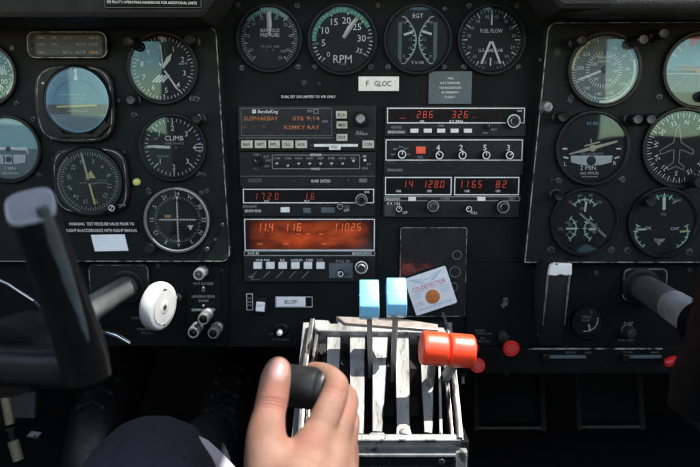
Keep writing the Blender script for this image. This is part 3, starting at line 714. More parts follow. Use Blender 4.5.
post(648, 38, HS, .036, 'grey faced post light right of the right airspeed dial')
post(668, 32, HS, .030, 'grey faced post light beside the cut attitude indicator')
post(642, 119, HS, .034, 'grey faced post light left of a pair above the directional gyro')
post(655, 119, HS, .030, 'grey faced post light right of a pair above the directional gyro')
post(566, 117, HS, .030, 'dark post light beside the banked turn coordinator', face='bezel_black')
post(655, 203, HS, .028, 'black post light over the upper left rim of the TEMP gauge', face='void_black')
post(562, 197, HS, .026, 'black post light over the upper left rim of the left triple gauge', face='bezel_black')
post(128, 99.5, HS, .026, 'grey faced post light below and left of the altimeter', r=.0058)

def single(name, label, cat, draw, group=None):
    b = MB(); draw(b); return b.build(name, None, label=label, cat=cat, group=group)
def d_(b):
    x, z = P(548, 107, HS+.012); b.lathe(x, z, [(.007, HS-.001), (.007, HS+.006), (.0055, HS+.008), (.005, HS+.013), (0, HS+.014)], 'alu_grey', 18, .12)
single('push_button', 'small bright metal button at the edge of the right panel', 'button', d_)
def d_(b):
    x, z = P(137, 182, HS); b.lathe(x, z, [(.0042, HS-.001), (.0042, HS+.003), (.003, HS+.005), (0, HS+.0056)], 'mark_yellow', 18)
single('indicator_lamp', 'small pale yellow lamp beside the radio compass', 'lamp', d_)
# ------------------------------------------------------------------ placards
PL = 'placards on the instrument panels'
def placard(label, px0, py0, px1, py1, h, lines, m='panel_dark', tm='mark_white', ch=None, border=None, rot=0, th=.001, shear=0, align=None, name='placard'):
    x, z, w, hh = pb(px0, py0, px1, py1, h)
    b = MB(); b.X = Matrix.Translation((x, 0, z)) @ Matrix.Rotation(R(-rot), 4, 'Y') @ Matrix.Translation((-x, 0, -z)) if rot else None
    o = [(x-w/2+shear, z-hh/2), (x+w/2+shear, z-hh/2), (x+w/2-shear, z+hh/2), (x-w/2-shear, z+hh/2)]
    b.plate(o, h-.0005, h+th, m, .0003)
    if border: b.frame(inset(o, .0006), .0006, h+th, h+th+.0002, border)
    n = len(lines)
    for i, ln in enumerate(lines):
        if not ln: continue
        st, frac = ln if isinstance(ln, tuple) else (ln, .9)
        b.text(st, x, z+hh*(.5-(i+.5)/n), ch or hh/n*.55, h+th+.0003, tm, width=w*frac)
    return b.build(name, None, label=label, cat='placard', group=PL)
placard('cream placard reading F GLOC below the engine gauges', 358.5, 76.5, 399, 91, .0005, [('F   GLOC', .62)], 'placard_white', 'ink_black', ch=.0058)
placard('blue grey placard with five short lines below the fuel flow gauge', 428.5, 71.5, 471.5, 104, .0005, ['', ('THIS', .14), ('NOT APPROVED', .46), ('FOR NAVIGATION', .50), ('IN PRIMARY', .40), ('FLIGHT', .24), ''], 'placard_grey', 'mark_white', ch=.0024, th=.0016)
placard('narrow black placard reading DUAL SET GPS LIMITED TO VFR ONLY', 279, 93.5, 338, 100, .0003, [('DUAL SET GPS LIMITED TO VFR ONLY', .92)], 'panel_dark', ch=.0028, th=.0006)
placard('black placard with two lines of white capitals above the small white card', 65, 220.5, 139, 233.5, HS, [('WARNING  TEST PRESSURE VALVE PRIOR TO', .88), ('FLIGHT IN ACCORDANCE WITH FLIGHT MANUAL', .96)], 'panel_dark', 'mark_white', ch=.0033)
placard('small white card with faint printed rows above the pilot control shaft', 93, 234.5, 126.5, 251, HS+.001, ['.: .. .:. : .. .:', '. .: .. . :: . .', '.:. .. .: . .: .', ': .. .: .. . .:.'], 'paper_white', 'ink_grey', ch=.0010, rot=1, shear=.0016)

# ------------------------------------------------------------------ radio stacks
RAD = 'avionics units in the centre radio stacks'
H0 = .004
class Unit:
    def __init__(s, name, label, px0, py0, px1, py1, h=H0, cat='radio', m='radio_black'):
        s.h = h; x, z, w, hh = pb(px0, py0, px1, py1, h); s.t = thing(name, (x, -h, z), label, cat, RAD)
        b = MB(); b.plate(rr(x, z, w, hh, .0008, 2), -.002, h, m, .0006); b.build('faceplate', s.t); s.k = MB()
    def win(s, x0, y0, x1, y1, m='display_dark', border='mark_white', bw=.0011, name='display'):
        x, z, w, hh = pb(x0, y0, x1, y1, s.h); o = [(x-w/2, z-hh/2), (x+w/2, z-hh/2), (x+w/2, z+hh/2), (x-w/2, z+hh/2)]
        b = MB(); b.flat(o, s.h+.0004, m)
        ob = b.build(name, s.t, origin=(x, -s.h, z))
        if border: s.k.frame(o, bw, s.h, s.h+.0009, border)
        return ob
    def txt(s, st, px, py, chpx, m='mark_white', wpx=None, dh=.0006):
        x, z = P(px, py, s.h); k = mpp(px, py, s.h); s.k.text(st, x, z, chpx*k, s.h+dh, m, width=wpx*k if wpx else None)
    def led(s, st, px, py, chpx, m='led_red', wpx=None, name='readout'):
        x, z = P(px, py, s.h); k = mpp(px, py, s.h); b = MB(); b.text(st, x, z, chpx*k, s.h+.0008, m, width=wpx*k if wpx else None); b.build(name, s.t)
    def digits(s, st, px, py, chpx, pitch, m='led_red'):
        x, z = P(px, py, s.h); k = mpp(px, py, s.h); b = MB(); b.seg7(st, x, z, chpx*k, pitch*k, s.h+.0008, m); b.build('readout', s.t)
    def btn(s, x0, y0, x1, y1, st='', m='button_cream', th=.004, tm='ink_black'):
        x, z, w, hh = pb(x0, y0, x1, y1, s.h+th); b = MB(); b.box(x, z, w, hh, s.h-.001, s.h+th, m, .0005, .0006)
        if st: b.text(st, x, z, hh*.42, s.h+th+.0003, tm, width=w*.62)
        b.build('button', s.t)
    def knob(s, px, py, rpx, ln=.014, ring='mark_white', dual=True, m='plastic_black', cap='plastic_black'):
        x, z = P(px, py, s.h+ln); r = rpx*mpp(px, py, s.h+ln); b = MB()
        if dual:
            b.lathe(x, z, [(r*1.02, s.h-.001), (r, s.h+ln*.55), (r*.9, s.h+ln*.6), (r*.6, s.h+ln*.6)], m, 28, .05)
            if ring: b.lathe(x, z, [(r*.93, s.h+ln*.61), (r*.78, s.h+ln*.615)], ring, 28)
            b.lathe(x, z, [(r*.62, s.h+ln*.5), (r*.58, s.h+ln), (r*.5, s.h+ln*1.04)], 'knob_metal', 24, .06); b.lathe(x, z, [(r*.5, s.h+ln*1.04), (0, s.h+ln*1.04)], cap, 24)
        else:
            b.lathe(x, z, [(r, s.h-.001), (r*.92, s.h+ln), (r*.8, s.h+ln*1.05), (0, s.h+ln*1.05)], m, 28, .06)
            if ring: b.lathe(x, z, [(r*.86, s.h+ln*1.06), (r*.66, s.h+ln*1.06)], ring, 28)
            b.tick(x, z, random.uniform(-60, 60), 0, r*.7, r*.18, s.h+ln*1.07, ring or 'mark_dim')
        b.build('knob', s.t)
    def done(s): s.k.build('marking', s.t); return s.t

# GPS navigator
u = Unit('gps_navigator', 'GPS navigator with orange dot letters and a row of five cream buttons', 238, 105.5, 376, 151)
u.win(241, 108, 332, 136, 'display_smoke', None)
x, z, w, hh = pb(241, 108, 332, 136, H0); u.k.frame([(x-w/2, z-hh/2), (x+w/2, z-hh/2), (x+w/2, z+hh/2), (x-w/2, z+hh/2)], .0007, H0, H0+.0006, 'mark_faint')
u.led('SLEPHAKBAY', 261, 118.5, 3.9, 'led_orange', 34); u.led('076 9:14', 306, 118.5, 3.9, 'led_orange', 27); u.led('+          *', 254, 127.5, 3.6, 'led_dim', 22); u.led('KSMKY RAY', 302, 127.3, 3.9, 'led_orange', 35)
u.txt('BendixKing', 268, 111.5, 3.2, wpx=20); x, z, w, hh = pb(252.5, 109.8, 256, 113.3, H0); u.k.flat([(x-w/2, z-hh/2), (x+w/2, z-hh/2), (x+w/2, z+hh/2), (x-w/2, z+hh/2)], H0+.0007, 'mark_white'); u.txt('H', 254.2, 111.5, 2.2, 'ink_black', dh=.0009)
u.txt('PULL', 360, 132.3, 2.6, 'mark_dim', 7); u.txt('INNER', 362, 134, 2.2, 'mark_dim', 12)
x, z, w, hh = pb(313.5, 109.3, 318.5, 113.5, H0); u.k.frame([(x-w/2, z-hh/2), (x+w/2, z-hh/2), (x+w/2, z+hh/2), (x-w/2, z+hh/2)], .0006, H0, H0+.0008, 'mark_dim'); u.txt('MSG', 310, 111, 2.4, 'mark_dim', 5); u.txt('ENT', 325.5, 121.5, 2.2, 'mark_dim')
u.btn(336, 111, 347, 118.6, 'D'); u.btn(336.5, 121.2, 347.5, 128.6, 'MSG'); u.btn(336.5, 134, 347.5, 141, 'ENT')
u.knob(360.5, 118.8, 8, .018, None, cap='knob_metal')
for k, st in enumerate(('NAV', 'WPT', 'FPL', 'CALC', 'AUX')): u.btn(241+13.6*k, 140.5, 252.5+13.6*k, 148.3, st)
u.btn(362.5, 140.5, 374, 148.3, 'ON', 'button_cream')
x, z, w, hh = pb(314, 144, 358, 146.8, H0); b = MB(); b.box(x, z, w, hh, H0-.001, H0+.0012, 'mark_white', .0003); b.build('card_slot', u.t)
u.btn(329, 144.2, 340.5, 150, 'PULL', 'button_white', .003); u.txt('<', 311.5, 145.4, 3, 'mark_faint'); u.txt('>', 357, 145.4, 3, 'mark_faint')
x, z, w, hh = pb(239, 137.6, 334, 138.4, H0); u.k.flat([(x-w/2, z-hh/2), (x+w/2, z-hh/2), (x+w/2, z+hh/2), (x-w/2, z+hh/2)], H0+.0005, 'mark_faint')
u.done()
# audio panel
u = Unit('audio_panel', 'audio selector panel with a row of tiny toggle switches', 239.5, 152, 375.5, 187.5)
x, z, w, hh = pb(272, 154.8, 360, 169, H0); u.k.frame(rr(x, z, w, hh, .0016, 3), .0006, H0, H0+.0005, 'mark_dim')
u.txt('SPEAKER', 316, 154.8, 2.4, wpx=11); u.txt('PHONE', 315.5, 168.9, 2.4, wpx=8)
for k, st in enumerate(('COM1', 'COM2', 'NAV1', 'NAV2', 'ADF', 'DME', 'MKR', 'TEL')):
    px = 277+10.9*k; u.txt(st, px, 158.3, 2.2, 'mark_dim', 6.5); u.txt('-', px+5.4, 163.7, 3, 'mark_faint')
    x, z = P(px, 163.7 + (2 if k == 1 else -2.6 if k == 7 else 0), H0+.004); b = MB(); b.lathe(x, z, [(.0016, H0-.001), (.0012, H0+.004), (.0015, H0+.007), (0, H0+.0078)], 'knob_metal', 12); b.build('toggle_switch', u.t)
u.knob(256.5, 161.6, 4, .011, None, False); u.txt('COM 1', 257, 154.6, 2.2, 'mark_dim', 7); u.txt('EXT', 266.5, 156.5, 2.2, 'mark_dim'); u.txt('OFF', 268, 160.6, 2.2, 'mark_dim'); u.txt('INT', 267, 166.2, 2.2, 'mark_dim'); u.txt('MIC', 256, 168.5, 2.2, 'mark_faint')
u.txt('HI', 364.5, 156.2, 2.4); u.txt('LO', 369, 163.7, 2.2, 'mark_dim'); u.txt('SENS', 365, 168.2, 2, 'mark_dim')
x, z = P(364.8, 160.2, H0+.004); b = MB(); b.lathe(x, z, [(.0016, H0-.001), (.0012, H0+.004), (.0015, H0+.007), (0, H0+.0078)], 'button_white', 12); b.build('toggle_switch', u.t)
x, z, w, hh = pb(240, 175.8, 375, 176.5, H0); u.k.flat([(x-w/2, z-hh/2), (x+w/2, z-hh/2), (x+w/2, z+hh/2), (x-w/2, z+hh/2)], H0+.0003, 'mark_faint')
u.txt('KMA 24TSO', 321, 181, 3, wpx=19); 
for (px0, px1, mm) in ((248, 262, 'earth_brown'), (359, 367, 'mark_faint')): 
    b = MB(); x, z, w, hh = pb(px0, 178.5, px1, 182.5, H0); b.box(x, z, w, hh, H0-.001, H0+.0008, mm, .0003); b.build('marker_lamp', u.t)
for px in (294, 348): 
    x, z = P(px, 181, H0); screw(u.t, x, z, H0, .0026)
u.done()
def lowstrip(u, btns, knobs):
    for a in btns: u.btn(*a)
# ADF receiver
u = Unit('adf_receiver', 'ADF receiver with white outlined display of dim red digits', 242, 187.5, 375.5, 216.5)
u.win(243, 188.8, 374, 203.2); u.digits('1720', 254, 196.2, 6.5, 7, 'led_dim'); u.digits('16', 304, 196.2, 6.5, 7, 'led_dim')
u.txt('ADF', 266.5, 201.3, 2.2, wpx=5); u.txt('FLT', 307, 201.3, 2.2, wpx=5); u.txt('KHZ', 367, 191.8, 2.4, wpx=5)
u.knob(361.5, 200.3, 6.5, .014, 'mark_dim'); u.txt('BFO/ANT', 250, 206.5, 2.4, 'mark_dim', 14); u.txt('BENDIX KING', 253, 210.8, 2.6, wpx=16)
u.btn(280.5, 207.5, 289.5, 212.5, '', 'button_white'); 
for a in ((303, 208, 311, 213), (321, 207.5, 335, 213)): u.btn(*a, '', 'placard_grey', .0015)
u.knob(340, 206.5, 3.4, .009, 'mark_dim', False); u.txt('OFF', 346.5, 210, 3, 'mark_white', 5.5); u.txt('VOL', 346.5, 206.5, 2.4, 'mark_dim'); u.done()
# glowing COM/NAV set
u = Unit('navcom_set', 'radio set with a broad glowing orange display above six white buttons', 243.5, 217.5, 375.5, 282)
u.win(244.5, 218.8, 374.8, 250.5, 'display_glow'); 
u.digits('1', 257, 227, 8, 7, 'led_bright'); u.digits('1.4', 262, 227, 8, 7, 'led_bright'); u.digits('116', 284, 227, 8, 6.5, 'led_bright'); u.digits('11025', 333, 227, 7.5, 6, 'led_bright'); u.led('- -  -', 310, 233, 5, 'led_bright', 26)
for px in (260, 286, 324): u.led('=', px, 243.6, 3.4, 'led_bright', 5)
x, z, w, hh = pb(244, 250.8, 375, 255.8, H0); u.k.frame([(x-w/2, z-hh/2), (x+w/2, z-hh/2), (x+w/2, z+hh/2), (x-w/2, z+hh/2)], .0008, H0, H0+.0008, 'mark_dim')
u.txt('KNS 80', 253.5, 253.3, 2.7, wpx=11); u.txt('BENDIX/KING', 362, 253.3, 2.7, wpx=19)
for k, st in enumerate(('VOR', 'RNAV', 'ILS', 'HOLD', 'USE', 'DSP')): u.btn(253.2+12.6*k, 262.6, 261.6+12.6*k, 269, '', 'button_white', .005)
u.txt('VOR PAR', 263, 260, 2.2, wpx=14); u.txt('ILS', 282.5, 260, 2.2, wpx=4); u.txt('HOLD   USE', 302, 260, 2.2, wpx=22); u.txt('DSP', 320, 260, 2.2, 'mark_dim'); u.txt('PULL ID', 343, 261, 2.2, 'mark_dim', 14)
b = MB(); 
x, z, w, hh = pb(329, 263, 353, 278, H0); b.box(x, z, w, hh, H0-.001, H0+.0006, 'placard_grey', .0003); b.build('label_strip', u.t)
for k in range(5):
    a = P(250+13*k, 278, H0); c = P(257+13*k, 271, H0); u.k.line(*a, *c, .0012, H0+.0005, 'mark_faint')
u.txt('ON', 251, 276.5, 2.4, 'mark_dim'); u.txt('o----', 256, 278.8, 2.4, 'mark_dim', 10)
u.knob(361.5, 268.5, 7, .016, 'mark_white', cap='void_black'); u.knob(340.5, 273.8, 3.2, .009, 'mark_white', False); u.txt('OFF', 346.5, 274.5, 3.4, wpx=6); u.done()

# right stack
u = Unit('com_radio', 'radio with white outlined display of red digits at the top of the right stack', 385, 106, 526.5, 136.5)
u.win(387, 107.8, 524.6, 123.4); u.digits('286', 417, 114.6, 7, 6, 'led_red'); u.digits('326', 452, 114.6, 7, 6, 'led_red'); u.led('--', 402.5, 117.5, 4, 'led_red', 5.5); u.led('--', 474.5, 117, 3, 'led_dim', 5)
u.txt('NM', 421.8, 121.4, 2.2, wpx=4); u.txt('KT MIN', 456, 121.4, 2.4, wpx=13); u.txt('NM', 519.5, 111, 2.2)
u.knob(515, 121, 7.2, .012, 'mark_white'); u.txt('KING', 396.5, 127.2, 2.6, 'mark_dim', 10); u.txt('BENDIX/KING', 396.5, 132, 2.8, wpx=17)
for k in range(5): u.btn(410.5+13.4*k, 128.6, 418.5+13.4*k, 132.9, '', 'button_white')
u.txt('DME', 441, 125.8, 2, 'mark_dim'); u.txt('BRT', 494, 129.5, 2.4, 'mark_dim'); u.txt('DIM', 485, 133, 2, 'mark_dim'); u.knob(489, 126.6, 2.8, .008, None, False); u.done()
u = Unit('transponder', 'transponder with four round code knobs and one red lit window', 384, 137.5, 524, 175.5)
x, z, w, hh = pb(385.5, 139.4, 522.5, 160.6, H0); u.k.frame([(x-w/2, z-hh/2), (x+w/2, z-hh/2), (x+w/2, z+hh/2), (x-w/2, z+hh/2)], .0011, H0, H0+.0009, 'mark_white')
for px, st in ((439.5, '4'), (462.5, '2'), (486.3, '5'), (509.8, '3')): u.knob(px, 155.2, 4.6, .010, 'mark_white', False); u.txt(st, px-1.5, 147.6, 5.6, 'mark_white')
u.knob(402, 154.4, 4.8, .011, 'mark_white', False)
for st, px, py in (('SBY', 395.5, 149), ('ON', 400.8, 147), ('ALT', 406, 148.6), ('OFF', 393, 154.6), ('TST', 408.5, 154.6)): u.txt(st, px, py, 2, 'mark_dim')
x, z, w, hh = pb(416, 146.6, 425.3, 153.6, H0); b = MB(); b.box(x, z, w, hh, H0-.001, H0+.0025, 'lamp_red', .0004); b.text('IDT', x, z, hh*.4, H0+.0028, 'mark_orange', width=w*.6); b.build('reply_lamp', u.t)
u.txt('PULL', 420.5, 157, 2.4, 'mark_dim', 6); u.txt('BENDIX/KING', 395, 170, 2.6, 'mark_dim', 15); u.txt('KT 76', 392, 162.3, 2, 'mark_faint'); u.txt('v', 419.5, 163, 2.4, 'mark_red')
x, z = P(449, 168, H0); screw(u.t, x, z, H0, .0016, 'void_black'); u.done()
u = Unit('navcom_set', 'twin display radio with red digits at the bottom of the right stack', 383, 175.5, 520, 217.5)
u.win(385, 177, 451.5, 195.2); u.win(454.2, 177, 519, 195.2)
u.digits('14', 402.5, 184.2, 7, 6.5, 'led_red'); u.digits('128.0', 422.5, 184.2, 7, 6.0, 'led_red'); u.digits('11', 458.5, 184.2, 7, 6.0, 'led_red'); u.digits('65', 472, 184.2, 7, 6.0, 'led_red'); u.digits('82', 496, 184.2, 7, 6.5, 'led_red')
for st, px in (('USE', 398.5), ('STBY', 429.5), ('USE', 467), ('STBY', 498)): u.txt(st, px, 191, 2.2, wpx=5)
x, z, w, hh = pb(384.5, 196.4, 520, 201, H0); u.k.frame([(x-w/2, z-hh/2), (x+w/2, z-hh/2), (x+w/2, z+hh/2), (x-w/2, z+hh/2)], .0007, H0, H0+.0006, 'mark_dim')
u.txt('BENDIX/KING', 393, 198.8, 2.6, wpx=14); u.txt('COMM', 445, 198.6, 2.2, 'mark_dim'); u.txt('NAV', 512, 198.6, 2.2, 'mark_dim'); u.txt('KX 155', 393.5, 203.5, 3, 'mark_white', 13)
u.btn(408.5, 197, 416, 201.2, '', 'button_white'); u.btn(477.5, 197, 485.6, 201.2, '', 'button_white')
u.knob(433.8, 206.5, 6.4, .014, 'mark_dim', cap='screw_metal'); u.knob(504.5, 207.5, 6.8, .014, 'mark_dim'); u.knob(399, 209, 3.4, .009, 'mark_white', False); u.knob(469, 209, 3.4, .009, 'mark_white', False)
u.txt('OFF', 405, 212.6, 2.8, 'mark_white', 5); u.txt('PULL', 474, 212.6, 2.8, 'mark_white', 6.5)
x, z, w, hh = pb(384.5, 204.5, 395.5, 216, H0); b = MB(); b.box(x, z, w, hh, H0-.001, H0+.0008, 'earth_brown', .0003); b.build('label_strip', u.t)
x, z = P(451, 211, H0); screw(u.t, x, z, H0, .0016, 'void_black'); u.done()

# dark glossy pocket with the carbon monoxide card
x, z, w, hh = pb(399.5, 227, 466.5, 317, .004)
t = thing('document_pocket', (x, -.004, z), 'glossy black plastic pocket below the right radio stack', 'pocket')
b = MB(); o = rr(x, z, w, hh, .003); b.plate(o, -.001, .004, 'pocket_plastic', .0012); b.build('sheet', t)
b = MB(); b.frame(inset(o, .0004), .0008, .0036, .0046, 'edge_worn'); b.build('rim', t)
b = MB()
for k, (py, st) in enumerate(((255, 1), (272, 1), (287, 1), (300, 1))):
    a, c = P(457-2*k, py, .004); b.lathe(a, c, [(.0045+.001*(k % 2), .0042), (.0052+.001*(k % 2), .0046), (.0056+.001*(k % 2), .0042)], 'mark_faint', 22)
b.build('embossed_ring', t)
def card(b):
    hc = .012; p0 = P(404.5, 279.5, hc); p1 = P(445.8, 265.6, hc); p2 = P(457, 302, hc); 
    p3 = P(416, 316.5, hc); c = [(p0[i]+p1[i]+p2[i]+p3[i])/4 for i in (0, 1)]
    ang = math.degrees(math.atan2(p1[1]-p0[1], p1[0]-p0[0])); w = math.dist(p0, p1); hh = math.dist(p0, p3)
    b.X = Matrix.Translation((c[0], 0, c[1])) @ Matrix.Rotation(R(-ang), 4, 'Y')
    b.plate(rr(0, 0, w, hh, .0022), hc-.0012, hc, 'paper_white', .0002, True)
    y = hc+.0003
    for s_ in (-1, 1):
        for k in range(4):
            b.flat([(s_*w*.05, hh*(.36-.035*k)), (s_*w*(.42-.07*k), hh*(.44-.05*k)), (s_*w*(.36-.07*k), hh*(.405-.05*k))][::s_], y, 'ink_blue')
    b.text('CARBON', 0, hh*.33, hh*.03, y, 'ink_blue'); 
    b.text('CO-DETECTOR', 0, hh*.16, hh*.105, y, 'ink_red', width=w*.80); b.text('SENSOR FOR THE COCKPIT', 0, hh*.075, hh*.03, y, 'ink_pink', width=w*.72)
    b.lathe(0, -hh*.15, [(w*.165, hc), (w*.165, hc+.0006), (w*.155, hc+.0008), (0, hc+.0008)], 'co_orange', 32)
    for u, v, st, mm in ((-.34, .02, 'DATE', 'ink_blue'), (-.34, -.05, 'OPEN', 'ink_blue'), (-.34, -.2, 'NORMAL', 'ink_pink'), (-.34, -.26, 'ORANGE', 'ink_pink'), (.34, .02, 'CAUTION', 'ink_blue'), (.34, -.05, 'DANGER', 'ink_blue'), (.34, -.11, 'BLACK', 'ink_blue')): b.text(st, w*u, hh*v, hh*.035, y, mm, width=w*.2)
    b.text('REPLACE AFTER NINETY DAYS', 0, -hh*.38, hh*.04, y, 'ink_blue', width=w*.8)
single('detector_card', 'white CO-DETECTOR card with orange spot tilted against the black pocket', 'card', card)
# small things on the lower centre panel
def d_(b):
    x, z = P(506, 301, .006); b.lathe(x, z, [(.0055, -.001), (.0055, .003), (.004, .005), (0, .006)], 'screw_metal', 18)
    b.obox((x-.002, -.007, z-.004), (.003, 0, .0025), (0, .001, 0), (-.0014, 0, .0018), 'steel')
single('latch', 'small bare metal latch on the black panel right of the pocket', 'latch', d_)
t = thing('rocker_switch', (*[P(260, 307, .003)[0]], -.003, P(260, 307, .003)[1]), 'white rocker switch beside a narrow outlined placard', 'switch')
x, z, w, hh = pb(253.5, 298, 267, 314.5, .003); b = MB(); b.box(x, z, w, hh, -.001, .003, 'plastic_black', .0006, .001); b.build('body', t)
x, z, w, hh = pb(256, 302.5, 264.5, 312, .01); b = MB(); b.X = Matrix.Translation((x, -.008, z)) @ Matrix.Rotation(R(-18), 4, 'X') @ Matrix.Rotation(R(4), 4, 'Y'); b.box(0, 0, w, hh, -.004, .004, 'button_white', .0008, .001); b.text('OFF', 0, .001, .0028, .0043, 'ink_grey', width=w*.6); b.build('rocker', t)
placard('narrow upright black placard with a white outline beside the rocker switch', 246, 293, 253.5, 310.5, .0003, ['', 'ON', 'AP', 'YD', ''], 'panel_dark', 'mark_dim', ch=.0022, border='mark_white', th=.0005)
placard('white label plate reading BLOP in a thin outlined black frame', 275, 296, 313, 307.5, .0003, [], 'panel_dark', 'mark_white', border='mark_white', th=.0006)
placard('white strip reading BLOP held inside the outlined frame', 276.5, 297, 305.5, 306.3, .0012, [('BLOP', .42)], 'paper_white', 'ink_black', ch=.0044, th=.0008)
t = thing('round_button', (P(280, 331, .004)[0], -.001, P(280, 331, .004)[1]), 'small round button with a white dot above the throttle quadrant', 'button')
x, z = P(281, 330.5, .004); b = MB(); b.lathe(x, z, [(.0085, -.001), (.0085, .002), (.0065, .0035), (.004, .0035), (.0035, .003)], 'bezel_black', 24); b.build('collar', t)
x2, z2 = P(279.5, 333, .006); b = MB(); b.lathe(x2, z2, [(.0036, .001), (.0032, .007), (0, .008)], 'button_white', 16); b.build('plunger', t)
b = MB(); a, c = P(281, 339.5, 0); b.text('PITOT HEAT', a, c, .0026, .0006, 'mark_faint', width=.02); a, c = P(274, 334, 0); b.text('ON', a-.003, c, .0024, .0006, 'mark_faint'); b.build('legend', t)
# ------------------------------------------------------------------ throttle quadrant on its pedestal
QA = PD(380, 322, .742); QB = PD(380, 438, .622)             # top and bottom of the sloping deck
QU = (QB-QA); QU.x = 0; QLEN = QU.length; QU.normalize()      # down the deck, toward the camera
QN = Vector((1, 0, 0)).cross(QU)
QN = QN if QN.z > 0 else -QN
def Q(px, py, up=0.0):
    r = ray(px, py); o = QA+QN*up; t = (o-CAM).dot(QN)/r.dot(QN); return CAM+r*t
def slab(b, pts, h0, h1, m, bev=0., side=None):               # pixel outline on the deck plane -> a real slab between heights h0..h1
    o3 = [Q(x, y, h1) for x, y in pts]
    # deck coords
    uv = ccw([((p-QA).dot(Vector((1, 0, 0))), -(p-QA).dot(QU)) for p in o3])
    b.X = Matrix((( 1, 0, 0, QA.x), (0, -QN.y, -QU.y, QA.y), (0, -QN.z, -QU.z, QA.z), (0, 0, 0, 1)))
    b.plate(uv, h0, h1, side or m, bev, True, top=m); b.X = None
t = thing('throttle_quadrant', tuple(QB), 'worn bright metal throttle quadrant with black slots on the centre pedestal', 'throttle quadrant')
b = MB(); slab(b, [(305, 322), (450, 322), (462, 439), (296, 439)], -.07, -.034, 'void_black')
# side cheeks and inner webs make the slots real gaps
for pts in ([(303, 322), (309, 322), (299, 440), (291, 440)], [(447, 322), (452, 322), (464, 440), (459, 440)]): slab(b, pts, -.07, -.006, 'alu_grey', .001)
b.build('housing', t)
def part(name, pts, h0, h1, m, bev=.0012):
    b = MB(); slab(b, pts, h0, h1, m, bev, side=('plastic_black' if name == 'slat' else 'alu_grey' if name in ('bottom_rail', 'top_rail') else None)); return b.build(name, t)
part('top_rail', [(313.5, 319), (329, 319.5), (331, 323), (337, 323), (340, 319), (350, 319), (362, 321.5), (444, 327), (447, 333), (400, 332), (318, 331), (314, 328)], -.012, .007, 'alu_worn', .0018)
part('cross_bar', [(336, 316), (400, 318), (438, 324), (438, 330), (345, 323)], .002, .010, 'lever_steel', .001)
part('bottom_rail', [(300, 433.5), (459, 433.5), (461.5, 440.5), (298, 440.5)], -.02, .003, 'alu_worn', .0015)
part('side_rail', [(310, 318), (315, 317.5), (307, 372), (303, 436), (297, 436), (301, 370)], -.02, .006, 'rail_metal', .0016)
part('side_rail', [(316.5, 325), (320, 326), (312, 372), (309, 434), (304.5, 434), (309, 370)], -.02, .003, 'rail_metal', .001)
part('side_rail', [(446, 328), (450.5, 330), (456, 372), (462.5, 437), (457.5, 437), (452, 375)], -.02, .006, 'rail_metal', .0016)
part('side_rail', [(440, 330), (444, 331), (449, 374), (454, 435), (450.5, 435), (444.5, 375)], -.02, .003, 'rail_metal', .001)
part('slat', [(326.5, 332.5), (341.5, 332.5), (338, 434), (324, 434)], -.03, .0, 'alu_worn')
part('slat', [(349, 333.5), (366, 333), (365.5, 360), (364, 434), (350, 434), (349, 380)], -.03, .0, 'alu_worn')
part('slat', [(371, 333), (389, 333), (387, 365), (382.5, 432), (371.5, 432), (371.5, 365)], -.03, .0005, 'alu_worn')
part('slat', [(394, 334), (409.5, 334), (410, 360), (410.5, 432), (396, 432), (395, 385)], -.03, .0, 'alu_worn')
part('slat', [(419, 335), (432.5, 336), (434, 380), (434, 410), (432.5, 433), (423.5, 433), (421, 390)], -.03, -.0005, 'alu_worn')
part('slat', [(437.5, 337), (440.5, 337), (443, 434), (439, 434)], -.03, .0008, 'alu_worn', .0006)
part('lug', [(396.5, 427), (400, 423), (406, 423), (410, 427), (411.5, 434), (396, 434)], -.01, .0022, 'alu_worn', .0008)
part('lug', [(371, 432), (383.5, 432), (388, 436), (366, 436)], -.01, .0028, 'alu_grey', .0008)
p = Q(403, 431.5, .0024); b = MB(); b.X = Matrix.Translation(p) @ Matrix((( 1, 0, 0, 0), (0, -QN.y, -QU.y, 0), (0, -QN.z, -QU.z, 0), (0, 0, 0, 1)))
b.lathe(0, 0, [(.0032, -.001), (.0032, .0008), (.0024, .0014), (0, .0016)], 'lever_steel', 18); b.X = None; b.build('screw', t)
# the pedestal below the quadrant: dark lip, pale worn edge, black front
t2 = thing('pedestal', tuple(PD(380, 455, .612)), 'black centre pedestal with a pale worn edge under the throttle quadrant', 'pedestal')
yf = QB.y-.004
def fx(px, py, y): p_ = PY(px, py, y); return p_.x, p_.z
def front(px0, py0, px1, py1, y, th, m, name, bev=.001):
    a = fx(px0, py0, y); c = fx(px1, py1, y); b = MB(); b.plate(ccw([a, (c[0], a[1]), c, (a[0], c[1])]), -y-th, -y, m, bev, True); return b.build(name, t2)
front(296, 441.5, 462, 700, yf+.008, .07, 'plastic_black', 'body')
front(297, 454.6, 456, 457.6, yf-.002, .012, 'alu_grey', 'worn_edge', .0008)
front(298, 459, 452, 640, yf-.001, .010, 'panel_dark', 'front_plate', .0015)
front(455.5, 452, 462.5, 640, yf, .011, 'alu_grey', 'corner_strip', .0012)
p = fx(441.5, 461.5, yf-.001); screw(t2, p[0], p[1], -(yf-.001), .0038)
p = fx(353, 459, yf-.001); screw(t2, p[0], p[1], -(yf-.001), .003)
b = MB(); c0 = PD(380, 520, .66); b.obox((QA.x, QA.y+.10, -.36), (.062, 0, 0), (0, .15, 0), (0, 0, .235), 'void_black'); b.build('core', t2)

